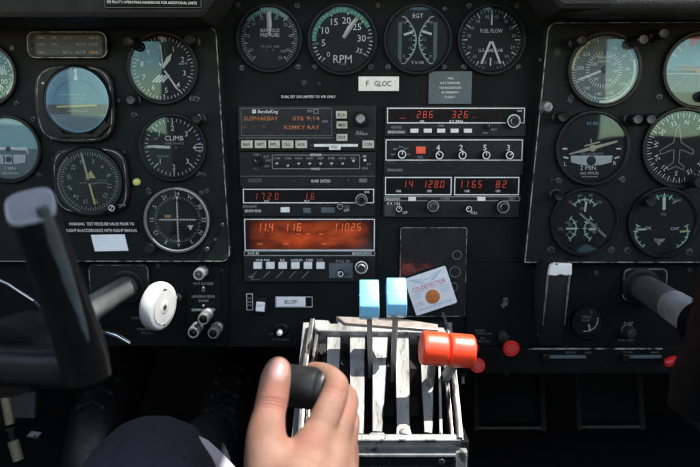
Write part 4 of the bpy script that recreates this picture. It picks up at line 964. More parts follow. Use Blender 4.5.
# ------------------------------------------------------------------ levers
LV = 'levers standing in the throttle quadrant'
def blade(b, p0, p1, w, th, m='lever_steel'):
    p0, p1 = Vector(p0), Vector(p1); d = (p1-p0); L_ = d.length; d.normalize()
    ax = Vector((1, 0, 0)); ax = (ax-d*ax.dot(d)).normalized(); n = d.cross(ax)
    b.obox((p0+p1)/2, ax*w/2, d*L_/2, n*th/2, m)
def rknob(b, c, ax, ay, az, hx, hy, hz, m):        # soft cornered block, local half sizes
    c = Vector(c); X = Matrix((( ax.x, ay.x, az.x, c.x), (ax.y, ay.y, az.y, c.y), (ax.z, ay.z, az.z, c.z), (0, 0, 0, 1)))
    b.X = X; b.obox((0, 0, 0), (hx, 0, 0), (0, hy, 0), (0, 0, hz), m); b.X = None
for (kx, ky, sx, sy, lab) in ((369, 299.5, 370.5, 378, 'blue propeller lever left of its twin in the quadrant'), (396.2, 297.5, 392.5, 380, 'blue propeller lever beside the white card')):
    p0 = Q(sx, sy, -.02); kc = PY(kx, ky, -.112)
    t = thing('propeller_lever', tuple(Q(sx, sy, 0)), lab, 'lever', LV)
    b = MB(); blade(b, p0, kc, .0050, .010); b.build('shaft', t, bevel=.0005)
    d = Vector((0, .62, .78)).normalized(); ax = Vector((1, 0, 0)); n = ax.cross(d)       # n toward the camera side
    if n.y > 0: n = -n
    # two facets meeting at a ridge, flats leaning back
    hw = .0098; prof = [(-.0190, .0015), (-.0125, .0112), (-.001, .0118), (.0165, .0105), (.0185, .0075), (.0185, -.0085), (.000, -.0105), (-.0185, -.0085)]
    b = MB(); V = []; 
    for s_ in (-1, 1):
        for (al, out) in prof: V.append(kc+ax*hw*s_+d*al+n*out)
    k = len(prof); Fs = [tuple(range(k)), tuple(reversed(range(k, 2*k)))]+[(i, k+i, k+(i+1) % k, (i+1) % k) for i in range(k)]
    b.add(V, Fs, 'blue_plastic'); b.build('knob', t, bevel=.0014)
    b = MB(); V = [kc+ax*(hw+.0002)*s_+d*(-.0008+.0004*e)+n*(.0119) for s_ in (-1, 1) for e in (-1, 1)]
    for v_ in [0]: b.add(V, [(0, 2, 3, 1)], 'mark_cyan')
    b.build('seam', t)
for (kx, ky, sx, sy, dep, lab) in ((434, 348.5, 428.5, 392, -.165, 'orange red mixture lever nearest the blue levers'), (460.5, 350.5, 440, 388, -.158, 'orange red mixture lever at the right end of the quadrant')):
    kc = PY(kx, ky, dep); p0 = Q(sx, sy, -.02)
    t = thing('mixture_lever', tuple(Q(sx, sy, 0)), lab, 'lever', LV)
    b = MB(); blade(b, p0, kc, .0062, .011, 'alu_grey'); b.build('shaft', t, bevel=.0005)
    ax = Vector((.97, .06, -.10)).normalized(); L_ = .0122; r = .0158; b = MB()
    pts = []; rad = []
    for (u, q) in ((-1, .80), (-.985, .88), (-.93, .95), (-.82, .99), (-.6, 1), (.6, 1), (.82, .99), (.93, .95), (.985, .88), (1, .80)): pts.append(kc+ax*L_*u); rad.append(r*q)
    b.tube(pts, rad, 'red_plastic', 40); b.build('knob', t, angle=50)
# black throttle lever under the hand
kc = PD(306, 387.5, .552); ax = Vector((.96, -.27, -.03)).normalized()
t = thing('throttle_lever', tuple(Q(333, 415, 0)), 'black throttle lever gripped by the hand', 'lever', LV)
b = MB(); blade(b, Q(330, 425, -.02), kc+ax*.004, .006, .011); b.build('shaft', t, bevel=.0005)
b = MB(); pts = []; rad = []
for (u, q) in ((-1, .86), (-.97, .96), (-.9, 1), (.55, 1), (.60, .985), (.63, 1.0), (.93, 1), (.985, .96), (1, .90)): pts.append(kc+ax*.0185*u); rad.append(.0172*q)
b.tube(pts, rad, 'knob_black', 44)
b.build('knob', t, angle=50)
b = MB(); e = kc+ax*.0187; b.tube([e-ax*.0004, e+ax*.0004], [.003, .0026], 'screw_metal', 16); b.build('screw', t)
# second throttle lever stub standing in the next slot behind the fingers
# thin bent wire beside the red knobs
def d_(b): b.tube([P3 for P3 in (PY(443, 313, -.035), PY(446, 322, -.045), PY(447.5, 333, -.06), PY(448, 345, -.075))], .0014, 'steel', 8)
single('control_wire', 'short thin metal wire running up behind the red knobs', 'wire', d_)

# ------------------------------------------------------------------ small controls
# trim/gear wheel shaped knob (white)
def whl():
    c = PY(158.5, 306, -.075); ax = Vector((.94, -.33, -.08)).normalized()
    t = thing('gear_lever', tuple(c-ax*.02), 'large white wheel shaped gear knob on a short lever', 'lever')
    b = MB(); b.tube([PY(152, 306, -.006), c-ax*.006], .006, 'lever_steel', 14); b.build('lever', t)
    b = MB(); pts = []; rad = []; r = .0262
    for (u, q) in ((-.0095, .62), (-.0088, .80), (-.0074, .86), (-.0062, .93), (-.003, .985), (0, 1), (.003, .985), (.0058, .94), (.007, .87), (.0076, .70), (.0068, .62), (.0068, .34), (.0076, .28), (.0078, .14)): pts.append(c+ax*u); rad.append(r*q)
    b.tube(pts, rad, 'white_plastic', 48); b.build('wheel', t, angle=48)
    b = MB(); b.tube([c+ax*.0076, c+ax*.0085], [.0028, .0024], 'screw_metal', 14); b.build('screw', t)
whl()
# gear lamp cluster
x0, z0 = P(203, 300, .006)
gp = thing('gear_light_panel', (x0, -.006, z0), 'black placard plate with gear lamps and NOSE LOCKED lettering', 'indicator panel')
x, z, w, hh = pb(187, 266, 221, 341, .0085); b = MB(); b.plate(rr(x, z, w, hh, .002), .004, .0085, 'panel_dark', .0006); b.build('plate', gp)
b = MB()
for st, py, w_ in (('NOT LOCKED', 283.5, 20), ('UP', 290.5, 3.4), ('LANDING GEAR', 296.3, 23), ('DOWN', 300.7, 9.5), ('DOWN LOCKED', 309.8, 23)):
    a, c = P(203.5, py, .0085); b.text(st, a, c, .0030, .0088, 'mark_white' if py > 305 else 'mark_dim', width=w_*mpp(200, py, .0085))
for py, s_ in ((287.2, 1), (305.5, -1)):
    a, c = P(203.5, py, .0085); b.flat([(a-.0016, c-.0012*s_), (a+.0016, c-.0012*s_), (a, c+.0016*s_)][::s_], .0088, 'mark_white')
b.build('lettering', gp)
for px, py, l_, k in ((198.5, 275, .022, 0), (203, 319.5, .026, 1), (193, 333, .026, 1), (213, 333.5, .026, 1)):
    a, c = P(px, py, .0085+l_); b = MB(); q = .0085
    b.lathe(a, c, [(.0070, q-.001), (.0070, q+.006), (.0062, q+.007), (.0062, q+l_*.5), (.0068, q+l_*.55), (.0068, q+l_*.9), (.0060, q+l_), (.0045, q+l_)], 'knob_metal', 24, .03)
    b.lathe(a, c, [(.0045, q+l_), (.004, q+l_-.001), (0, q+l_+.0002)], 'earth_brown' if k == 0 else 'bezel_black', 20); b.build('indicator_lamp', gp)
# small lever switch between
def d_(b):
    x, z = P(178, 297, .006); b.lathe(x, z, [(.0052, .005), (.0052, .010), (.0035, .011), (.003, .016)], 'screw_metal', 16)
    b.tube([(x, -.012, z), (x+.001, -.024, z+.004)], [.0022, .003], 'steel', 12)
single('toggle_switch', 'small metal toggle switch between the white wheel and the gear lamps', 'switch', d_)
# red pull knobs at right of the quadrant
def pull(px, py, h, ln, r, label, tip=None):
    x, z = P(px, py, h); t = thing('pull_knob', (x, -h, z), label, 'knob', 'red pull knobs right of the quadrant')
    fx_, fz_ = tip
    a = Vector((x, -h, z)); e = Vector(PY(fx_, fz_, -h-ln)); d = (e-a).normalized()
    b = MB(); b.tube([a, a+d*.008, a+d*.0085, e-d*.004], [.0062, .0062, .0035, .0035], 'screw_metal', 16); b.build('shaft', t)
    b = MB(); b.tube([e-d*.012, e-d*.006, e-d*.003, e, e+d*.0008], [r*.55, r*.72, r*.98, r, r*.93], 'red_gloss', 30, angle if False else True); b.build('knob', t, angle=50)
    b = MB(); b.tube([e+d*.0008, e+d*.0013], [r*.62, r*.58], 'mark_red', 24); b.build('face', t)
    return t
pull(502.5, 335, .005, .040, .0092, 'red pull knob on a grey collar under the black latch', (511.5, 349))
pull(474, 362, .005, .034, .0086, 'red pull knob close to the corner of the quadrant', (477.5, 365.5))
pull(469, 346, .005, .014, .0065, 'red pull knob half hidden behind the mixture knobs', (473.5, 348))
def d_(b):
    x, z = P(501, 365, .005); b.lathe(x, z, [(.0115, .004), (.0112, .008), (.0098, .009), (0, .009)], 'plastic_black', 30); b.arc(x, z, 20, 150, .0112, .0122, .0093, 'mark_faint')
single('rotary_knob', 'black rotary knob between the two red pull knobs', 'knob', d_)
def d_(b):
    x, z = P(464, 374, .006); b.lathe(x, z, [(.0055, -.002), (.0052, .004), (.0035, .006), (0, .0065)], 'screw_metal', 18); b.tube([(x-.001, -.004, z-.004), (x-.0015, -.008, z-.011)], .002, 'alu_worn', 10)
single('cable_clamp', 'bright metal clamp hanging at the right foot of the quadrant', 'clamp', d_)
def txtset(label, items, h, name='placard'):
    b = MB()
    for st, px, py, chpx, wpx, m in items:
        a, c = P(px, py, h); k = mpp(px, py, h); b.text(st, a, c, chpx*k, h, m, width=wpx*k)
    return b.build(name, None, label=label, cat='lettering')
txtset('pale lettering about the alternate air on the black panel above the red knobs', [('ENGINE', 480, 330.5, 2.2, 9, 'mark_faint'), ('ALTERNATE AIR', 483.5, 333.5, 2.2, 16, 'mark_faint'), ('OFF', 482.5, 338.2, 2, 5, 'mark_faint'), ('PULL ON', 482.5, 341, 2.2, 14, 'mark_faint'), ('AIR COND', 493, 351.5, 2.2, 14, 'mark_faint'), ('DEFROST', 523, 363, 2.6, 13, 'mark_dim'), ('HEAT', 476, 355.5, 2.2, 7, 'mark_faint')], .0054, 'lettering')

# flap handle on the right
def flap():
    t = thing('flap_lever', (P(559, 342, .006)[0], -.006, P(559, 342, .006)[1]), 'black flap handle slot with a chipped white cap and chrome edges', 'lever')
    b = MB(); y0 = .005
    prof = [(263, .050), (275, .055), (300, .052), (325, .038), (345, .014)]
    for k in range(len(prof)-1):
        pass
    L_ = []; Rr = []
    V = []
    for py, h in prof:
        a = P(549.5 if py < 330 else 541+0, py, h) if False else P(549.5-(py-263)*.10, py, h); c = P(570-(py-263)*.10, py, h); V += [(a[0], -h, a[1]), (c[0], -h, c[1]), (a[0], -.004, a[1]), (c[0], -.004, c[1])]
    Fs = []
    for k in range(len(prof)-1):
        i = 4*k; j = i+4; Fs += [(i, j, j+1, i+1), (i, i+2, j+2, j), (i+1, j+1, j+3, i+3)]
    Fs += [(0, 1, 3, 2)]
    b.add(V, Fs, 'void_black'); b.build('guard', t, bevel=.001)
    b = MB()
    for s_ in (0, 1):
        b.tube([(V[4*k+s_][0]+(.0006 if s_ else -.0006), V[4*k+s_][1]-.0006, V[4*k+s_][2]) for k in range(1, 4)], [.0013, .0011, .0005], 'alu_grey', 8)
    b.build('chrome_edge', t)
    b = MB(); x, z, w, hh = pb(548, 262.5, 571.5, 275.5, .054); b.plate(ccw([(x-w/2, z-hh*.42), (x-w*.2, z-hh*.5), (x, z-hh*.38), (x+w*.3, z-hh*.5), (x+w/2, z-hh*.42), (x+w*.48, z+hh*.42), (x-w*.3, z+hh/2), (x-w*.44, z+hh*.3)]), .052, .0575, 'cap_white', .0012, True); b.build('cap', t)
    b = MB()
    for k, (px, py) in enumerate(((546, 302), (546.5, 312), (544, 323), (541.5, 331), (540, 339))):
        a = P(px-2.5, py-5, .0054); c = P(px+2.5, py+5, .0054); b.line(*a, *c, .0011, .0056, 'mark_orange' if k > 1 else 'mark_dim')
    a, c = P(541.5, 313.5, .0056); b.lathe(a, c, [(.0036, .0056), (0, .0056)], 'mark_white', 16)
    b.build('scale_mark', t)
flap()
def d_(b):
    x, z = P(628.5, 331, .012); b.lathe(x, z, [(.0080, .004), (.0080, .009), (.0066, .010), (.0062, .020), (.005, .022), (0, .0225)], 'screw_metal', 24, .06)
single('rotary_knob', 'small grey ribbed knob under FLAP lettering', 'knob', d_)
txtset('dim FLAP lettering over and under a grey ribbed knob', [('FLAP', 628.5, 323.3, 2.8, 9, 'mark_dim'), ('DIM TEST', 626.5, 340.3, 2.6, 17, 'mark_faint')], .0054, 'lettering')
# lower strip under the right panel with two slide controls
x, z, w, hh = pb(462, 347.5, 860, 374, .012)
t = thing('control_strip', (x, -.012, z), 'dark strip with two slide controls under the right panel', 'panel')
b = MB(); b.box(x, z, w, hh, -.02, .012, 'panel_dark', .002); b.build('plate', t)
b = MB(); x, z, w, hh = pb(528, 348, 662, 349.3, .012); b.box(x, z, w, hh, .0115, .0135, 'edge_worn', .0003); b.build('worn_edge', t)
for x0, x1 in ((546, 586), (626, 662)):
    x, z, w, hh = pb(x0, 355.5, x1, 358.5, .014); b = MB(); b.box(x, z, w, hh, .011, .0150, 'placard_grey', .0006, .001); b.build('slide_slot', t)
    x, z, w, hh = pb(x0-5, 353, x0+2, 360, .014); b = MB(); b.box(x, z, w, hh, .011, .02, 'plastic_black', .001, .001); b.build('slider', t)
b = MB()
for st, px, py, w_ in (('DEFROST', 571, 352.3, 11), ('PULL', 628, 352, 11), ('HEAT', 655, 352.3, 9), ('AIR', 588, 352.5, 8)):
    a, c = P(px, py, .012); b.text(st, a, c, .0024, .0125, 'mark_faint', width=w_*.0011)
b.build('lettering', t)
def d_(b):
    c = PY(672.5, 361.5, -.10); a = Vector((P(664, 358, .012)[0], -.012, P(664, 358, .012)[1]))
    b.tube([a, c], .003, 'plastic_black', 10); d = (c-a).normalized(); X = Vector((1, -.25, .35)).normalized()
    b.tube([c-X*.0085, c-X*.007, c-X*.003, c+X*.003, c+X*.007, c+X*.0085], [.001, .0038, .0054, .0056, .0042, .001], 'red_gloss', 20)
single('cabin_heat_knob', 'small red oval knob beside the right control wheel', 'knob', d_)

# ------------------------------------------------------------------ control shafts and yokes
def sh_plate(b, px0, py0, px1, py1, h, cx, cy, r):
    x, z, w, hh = pb(px0, py0, px1, py1, h); b.plate(rr(x, z, w, hh, .008), .003, h, 'plastic_black', .0012); b.frame(inset(rr(x, z, w, hh, .008), .0016), .0008, h-.0002, h+.0003, 'edge_worn')
    a, c = P(cx, cy, h); b.lathe(a, c, [(r*1.5, h-.001), (r*1.5, h+.002), (r*1.35, h+.003), (r*1.12, h+.003), (r*1.08, h-.003)], 'bezel_black', 40); b.lathe(a, c, [(r*1.1, h+.0005), (0, h+.0005)], 'void_black', 30)
t = thing('yoke', tuple(PY(127, 288, -.01)), 'black control wheel with one upright grip in front of the left panel', 'yoke')
b = MB(); sh_plate(b, 88, 263.5, 150, 300, .010, 127, 287, .0135); b.build('mounting_plate', t)
b = MB(); pA = PY(128, 286, -.004); pB = PD(20, 352, .50); b.tube([pA, pB], [.0128, .0128], 'shaft_steel', 36); b.build('shaft', t)
b = MB(); hub = PD(10, 352, .485); b.tube([PD(36, 336, .53), PD(16, 350, .49), PD(2, 362, .47)], [.021, .026, .027], 'yoke_black', 28)
b.tube([PD(26, 329, .515), PD(31, 328, .515)], [.006, .005], 'steel', 14); b.obox(PD(36, 331, .50), (.0085, 0, -.004), (.001, .003, .002), (.0016, 0, .0045), 'alu_grey'); b.build('hub', t)
b = MB(); b.tube([PD(-60, 366, .46), PD(0, 364, .462), PD(45, 366, .462), PD(72, 366, .462), PD(86, 366, .462)], [(.0145, .015), (.0135, .014), (.0135, .014), (.014, .015), (.012, .013)], 'yoke_black', 28, sec=3, up=(0, 0, 1)); b.build('spoke', t)
b = MB(); path = [PD(87, 372, .462), PD(82, 352, .456), PD(70, 315, .442), PD(54, 268, .422), PD(40, 230, .404), PD(31, 207, .392)]
b.tube(path, [(.0155, .0170), (.0162, .0172), (.0150, .0166), (.0140, .0160), (.0136, .0156), (.0134, .0154)], 'yoke_black', 48, sec=3.2, up=(1, .55, 0)); grip = b.build('grip', t, angle=50)
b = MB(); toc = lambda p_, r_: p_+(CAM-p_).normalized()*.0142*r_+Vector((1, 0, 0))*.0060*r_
b.tube([toc(p_, r_) for p_, r_ in zip(path[1:], (1.08, 1.04, 1.0, .99, .98))], [(.0004, .0006), (.0014, .0026), (.0018, .0040), (.0018, .0042), (.0014, .0036)], 'yoke_highlight', 14, up=tuple(CAM-path[2])); b.build('edge_highlight_strip', t, angle=60)  # added strip: the bevelled edge's reflection put into a paler colour
b = MB(); ax = (path[-1]-path[-2]).normalized(); e = path[-1]
b.tube([e-ax*.0004, e+ax*.0012, e+ax*.0022], [(.0136, .0156), (.0134, .0154), (.0120, .0140)], 'yoke_top_sheen', 36, sec=3.4, up=(1, .55, 0)); b.build('cap', t, angle=30)  # end face coloured paler to carry the sky reflection on the horn top
# polished curved tube behind the hub and chrome lever
def d_(b): b.tube([PD(-10, 276, .60), PD(8, 284, .60), PD(22, 293, .60), PD(33, 300, .60), PD(42, 310, .61)], .0014, 'steel', 10)
single('curved_rod', 'thin polished curved rod at the left edge behind the control wheel', 'rod', d_)
def d_(b): b.tube([PY(92, 330, -.02), PY(104, 331.5, -.05), PY(118, 336, -.06), PY(131, 343.5, -.065)], [.002, .0026, .0030, .0022], 'chrome', 12); b.tube([PY(92, 330, -.02), PY(92, 330, -.004)], .006, 'screw_metal', 14)
single('brake_lever', 'slim chrome lever under the left control shaft', 'lever', d_)
txtset('faint lettering on the black panel below the left control shaft', [('PARKING BRAKE', 150, 329, 2.4, 26, 'mark_faint'), ('PULL', 148, 333, 2.2, 12, 'mark_faint'), ('CABIN AIR', 140, 318, 2.2, 18, 'mark_faint')], .0064, 'lettering')
# right yoke
t = thing('yoke', tuple(PY(640, 286, -.01)), 'copilot control shaft with a bright polished sleeve and dark wheel at the right edge', 'yoke')
b = MB(); sh_plate(b, 622, 267.5, 668, 302, .010, 641, 287, .0145); b.build('mounting_plate', t)
pA = PY(643, 287, -.004); pB = PD(760, 360, .50); d = pB-pA
s0 = PD(689, 315, .60)
b = MB(); b.tube([pA, pA+d*.36], [.0155, .0155], 'shaft_steel', 40); b.build('shaft', t)
b = MB(); b.tube([pA+d*.355, pA+d*.36, pA+d*.66], [.0157, .0160, .0160], 'sleeve_metal', 40); b.build('sleeve', t)
b = MB(); b.tube([pA+d*.62, pA+d*.80, pA+d*1.0], [.022, .026, .027], 'grip_dark', 28)
b.tube([PD(778, 345, .46), PD(735, 360, .455), PD(708, 378, .45)], [(.0145, .015)]*3, 'grip_dark', 28, sec=3, up=(0, 0, 1)); b.build('hub', t)
b = MB(); path = [PD(692, 412, .46), PD(698, 380, .455), PD(712, 345, .44), PD(722, 300, .42), PD(730, 265, .40), PD(734, 245, .392)]
b.tube(path, [(.0115, .0150), (.0135, .0152), (.0130, .0148), (.0124, .0146), (.0124, .0148), (.0128, .0150)], 'grip_dark', 36, sec=4.2, up=(1, .3, 0)); b.build('grip', t, angle=30)
# ------------------------------------------------------------------ person: hand, trousers, shoes
PO = PD(160, 470, .60)
RED = [(PD(277, 388, .50)-PO, .014), (PD(272, 403, .497)-PO, .012), (PD(338, 388, .52)-PO, .014), (PD(345, 410, .525)-PO, .012), (PD(312, 440, .49)-PO, .014)]
def skin_mat():
    m = bpy.data.materials.new('skin'); m.use_nodes = True; N = m.node_tree.nodes; L = m.node_tree.links; b = N['Principled BSDF']
    b.inputs['Roughness'].default_value = .58; b.inputs['Specular IOR Level'].default_value = .28
    b.inputs['Subsurface Weight'].default_value = .05; b.inputs['Subsurface Radius'].default_value = (.006, .0022, .0012); b.inputs['Subsurface Scale'].default_value = .6
    tc = N.new('ShaderNodeTexCoord')
    def nz(s, d=5):
        n = N.new('ShaderNodeTexNoise'); n.inputs['Scale'].default_value = s; n.inputs['Detail'].default_value = d; L.new(tc.outputs['Object'], n.inputs['Vector']); return n.outputs['Fac']
    def mr(sock, a, c, lo, hi):
        r = N.new('ShaderNodeMapRange'); r.inputs[1].default_value = a; r.inputs[2].default_value = c; r.inputs[3].default_value = lo; r.inputs[4].default_value = hi; L.new(sock, r.inputs[0]); return r.outputs[0]
    def mix(a, c, f):
        x = N.new('ShaderNodeMix'); x.data_type = 'RGBA'; L.new(f, x.inputs[0])
        for i, q in ((6, a), (7, c)):
            if isinstance(q, tuple): x.inputs[i].default_value = (*q, 1)
            else: L.new(q, x.inputs[i])
        return x.outputs[2]
    c = mix((.185, .095, .064), (.235, .130, .092), mr(nz(60), .35, .65, 0, 1))
    c = mix(c, (.245, .098, .069), mr(nz(28), .52, .72, 0, .75))
    c = mix(c, (.17, .080, .052), mr(nz(420, 3), .58, .75, 0, .5))
    for p_, rad_ in RED:           # redder knuckles and finger tips
        d_ = N.new('ShaderNodeVectorMath'); d_.operation = 'DISTANCE'; L.new(tc.outputs['Object'], d_.inputs[0]); d_.inputs[1].default_value = p_
        c = mix(c, (.25, .088, .063), mr(d_.outputs['Value'], 0, rad_, .55, 0))
    L.new(c, b.inputs['Base Color'])
    # pores and fine creases
    v = N.new('ShaderNodeTexVoronoi'); v.inputs['Scale'].default_value = 900; v.feature = 'DISTANCE_TO_EDGE'; L.new(tc.outputs['Object'], v.inputs['Vector'])
    ad = N.new('ShaderNodeMath'); ad.operation = 'ADD'; L.new(mr(v.outputs['Distance'], 0, .12, 0, .35), ad.inputs[0]); L.new(nz(1500), ad.inputs[1])
    bp = N.new('ShaderNodeBump'); bp.inputs['Strength'].default_value = .45; bp.inputs['Distance'].default_value = .0007; L.new(ad.outputs[0], bp.inputs['Height']); L.new(bp.outputs[0], b.inputs['Normal'])
    MATS['skin'] = m
mat('cabin_grey', (.16, .155, .14), .8, var=.1, vscale=10)
skin_mat(); mat('nail', (.31, .165, .145), .42, var=.06, spec=.35); mat('crease', (.33, .145, .095), .6)

def body_mesh(chains, voxel=.0016, smooth=7, name='body', parent=None, m='skin', tris=()):
    """union of tapered capsules, fused to one continuous skin by a voxel remesh"""
    bm = bmesh.new()
    def ball(c, r):
        M = Matrix.Translation(c) @ Matrix.Scale(r, 4); bmesh.ops.create_icosphere(bm, subdivisions=3, radius=1, matrix=M)
    def cone(a, ra, c, rb):
        d = c-a; L_ = d.length
        if L_ < 1e-6: return
        n = max(2, int(L_/(.30*min(ra, rb))))
        for k in range(n+1):
            f = k/n; f2 = f; ball(a.lerp(c, f2), ra+(rb-ra)*f2)
    for ch in chains:
        pts = [Vector(p) for p, _ in ch]; rs = [r for _, r in ch]
        # smooth the chain a little with a Catmull-Rom curve
        for i in range(len(pts)-1):
            p0 = pts[max(i-1, 0)]; p1 = pts[i]; p2 = pts[i+1]; p3 = pts[min(i+2, len(pts)-1)]
            prev = None
            for k in range(4):
                t0, t1 = k/4, (k+1)/4
                f = lambda t: .5*((2*p1)+(p2-p0)*t+(2*p0-5*p1+4*p2-p3)*t*t+(3*p1-p0-3*p2+p3)*t**3)
                cone(f(t0), rs[i]+(rs[i+1]-rs[i])*t0, f(t1), rs[i]+(rs[i+1]-rs[i])*t1)
    me = bpy.data.meshes.new(name); bm.to_mesh(me); bm.free()
    ob = bpy.data.objects.new(name, me); COL.objects.link(ob)
    rm = ob.modifiers.new('r', 'REMESH'); rm.mode = 'VOXEL'; rm.voxel_size = voxel
    sm = ob.modifiers.new('s', 'SMOOTH'); sm.factor = .5; sm.iterations = smooth
    dg = bpy.context.evaluated_depsgraph_get(); me2 = bpy.data.meshes.new_from_object(ob.evaluated_get(dg))
    ob.modifiers.clear(); ob.data = me2; bpy.data.meshes.remove(me); me2.name = name
    me2.materials.clear(); me2.materials.append(M_(m)); me2.polygons.foreach_set('use_smooth', [True]*len(me2.polygons))
    if parent is not None:
        o3 = Vector(parent['_o']); me2.transform(Matrix.Translation(-o3)); ob.parent = parent
    return ob
person = thing('person', tuple(PD(160, 470, .60)), 'person in navy trousers with the right hand on the throttle', 'person')
H = lambda px, py, d, r: (PD(px, py, d), r)
hand = [
    # forearm and palm
    [H(285, 700, .40, .031), H(292, 590, .43, .027), H(296, 520, .465, .026), H(297, 490, .475, .026)],
    [H(272, 500, .478, .020), H(270, 470, .485, .0195), H(268, 452, .490, .0175)],
    [H(300, 520, .468, .024), H(305, 470, .490, .0185), H(315, 442, .502, .0150)],
    [H(315, 520, .470, .022), H(325, 480, .492, .0165), H(333, 450, .508, .0135)],
    [H(325, 530, .470, .020), H(336, 490, .495, .0145), H(341, 466, .512, .0125)],
    [H(285, 510, .475, .020), H(284, 472, .492, .0155), H(290, 455, .501, .0120)],
    [H(268, 450, .494, .0150), H(285, 462, .496, .0140), H(305, 455, .503, .0138)],
    [H(300, 480, .488, .0180), H(322, 478, .492, .0170), H(338, 490, .497, .0140)],
    # thumb
    [H(269, 462, .488, .0178), H(266, 438, .494, .0150), H(269, 415, .503, .0122), H(272.5, 398, .509, .0122), H(275.5, 380, .515, .0117), H(278, 369.5, .520, .0098)],
    # index: up from the knuckle, bent over the knob
    [H(309, 450, .502, .0140), H(322, 424, .512, .0118), H(335.5, 391, .530, .0104), H(334, 381, .540, .0094), H(325, 373.5, .552, .0084), H(314, 371, .566, .0078)],
    # middle
    [H(326, 460, .508, .0132), H(337, 434, .522, .0112), H(346.5, 404, .540, .0098), H(344, 394, .552, .0090), H(334, 389, .566, .0082), H(322, 389, .578, .0076)],
    # ring
    [H(336, 476, .512, .0126), H(343, 452, .526, .0108), H(348.5, 424, .545, .0094), H(345, 413, .558, .0086), H(334, 408, .570, .0078), H(322, 408, .580, .0072)],
    # little
    [H(338, 496, .508, .0115), H(346, 478, .522, .0098), H(350, 452, .540, .0084), H(346, 440, .552, .0076), H(336, 434, .562, .0070), H(326, 433, .570, .0064)],
]
body = body_mesh(hand, .00105, 9, 'body', person)
def creases(ob, items):      # press fine skin folds into the surface: (point, axis, half width, depth, reach)
    for v in ob.data.vertices:
        p = v.co+PO
        for (c, ax, w, dep, reach) in items:
            d = p-c
            if d.length > reach: continue
            a = d.dot(ax)+.0011*math.sin(d.cross(ax).length*260)
            k = math.exp(-(a/w)**2)*(1-(d.length/reach)**2)
            if k > .02: v.co -= v.normal*dep*k
tax = (PD(273, 392, .511)-PD(270, 412, .504)).normalized(); iax = (PD(335.5, 391, .53)-PD(324, 420, .514)).normalized(); items = []
for k, o_ in enumerate((-.0042, -.0020, .0004, .0026)): items.append((PD(271.8, 402, .500)+tax*o_, tax, .00085, .0010 if k in (1, 2) else .0006, .0135))
for k, o_ in enumerate((-.0025, 0, .0022)): items.append((PD(334, 391, .521)+iax*o_, iax, .0009, .0007, .010))
# ease the back of the hand so that the knuckle chains melt into one surface
def ease(ob, y0, y1, it):
    me = ob.data; n = len(me.vertices); import numpy as np
    co = np.empty(n*3); me.vertices.foreach_get('co', co); co = co.reshape(-1, 3)
    ed = np.empty(len(me.edges)*2, dtype=np.int64); me.edges.foreach_get('vertices', ed); ed = ed.reshape(-1, 2)
    w = co+np.array(PO)-np.array(CAM)
    up = np.array((0, math.sin(PITCH), math.cos(PITCH))); fw = np.array((0, math.cos(PITCH), -math.sin(PITCH)))
    py = 233.5-F*(w@up)/(w@fw); k = np.clip((py-y0)/(y1-y0), 0, 1)[:, None]*.5
    deg = np.zeros(n); np.add.at(deg, ed[:, 0], 1); np.add.at(deg, ed[:, 1], 1); deg = np.maximum(deg, 1)[:, None]
    for _ in range(it):
        a = np.zeros_like(co); np.add.at(a, ed[:, 0], co[ed[:, 1]]); np.add.at(a, ed[:, 1], co[ed[:, 0]]); co = co+(a/deg-co)*k
    me.vertices.foreach_set('co', co.reshape(-1)); me.update()
ease(body, 420, 455, 110)
creases(body, items)
body['_o'] = person['_o']
# thumbnail: a curved plate on the camera side of the thumb tip
def nail():
    from mathutils.bvhtree import BVHTree
    me = body.data; tr_ = BVHTree.FromPolygons([v.co+PO for v in me.vertices], [tuple(p.vertices) for p in me.polygons])
    b = MB(); V = []; nr, na = 9, 40
    def pt(u, v):
        e = 1-.10*max(0, -v)                       # a little narrower toward the cuticle
        px, py = 278.2+10.6*u*e+.10*13*v*-1*0, 370.5-12.2*v
        d = ray(px, py).normalized(); h = tr_.ray_cast(CAM, d)
        r = min(1, math.hypot(u, v)); lift = .00075*(1-r**5)-.00012*r**5
        return (h[0]+h[1]*lift) if h[0] is not None else None
    c0 = pt(0, 0); rings = [[c0]]
    V = [c0]; last = c0
    for i in range(1, nr+1):
        r = i/nr
        for k in range(na):
            a = 2*PI*k/na; ca, sa = math.cos(a), math.sin(a); e = 2/2.6
            p = pt(r*math.copysign(abs(ca)**e, ca), r*math.copysign(abs(sa)**e, sa)); last = p or last; V.append(last)
    Fs = [(0, 1+k, 1+(k+1) % na) for k in range(na)]
    for i in range(nr-1):
        for k in range(na): Fs.append((1+i*na+k, 1+(i+1)*na+k, 1+(i+1)*na+(k+1) % na, 1+i*na+(k+1) % na))
    b.add(V, Fs, 'nail', True)
    return b.build('thumbnail', body, origin=person['_o'], angle=80)
nail()

# trousers: the right thigh and knee, with the shin running down to the pedal
def legmesh():
    hip = PD(120, 900, .30)
    th = [[(hip, .080), (PD(130, 660, .44), .075), (PD(143, 535, .53), .066), (PD(152, 487, .60), .0600), (PD(156, 480, .635), .056)],
          [(PD(156, 480, .635), .055), (PD(185, 475, .78), .048), (PD(215, 440, .98), .042)]]
    return body_mesh(th, .005, 8, 'trousers', person, 'trouser_navy')
tr = legmesh()
tr['_o'] = person['_o']
from mathutils import noise as mnoise
for v in tr.data.vertices:       # soft folds and drag lines in the cloth
    p = v.co+PO
    f = .0030*mnoise.noise(Vector((p.x*26, p.y*9, p.z*26)))+.0016*mnoise.noise(Vector((p.x*60+3, p.y*22, p.z*48)))
    f += .0016*math.sin((p.x*.9+p.z*.6-p.y*.25)*150+4*mnoise.noise(p*14))*max(0, mnoise.noise(Vector((p.x*16+9, p.y*12, p.z*16))))
    v.co += v.normal*f
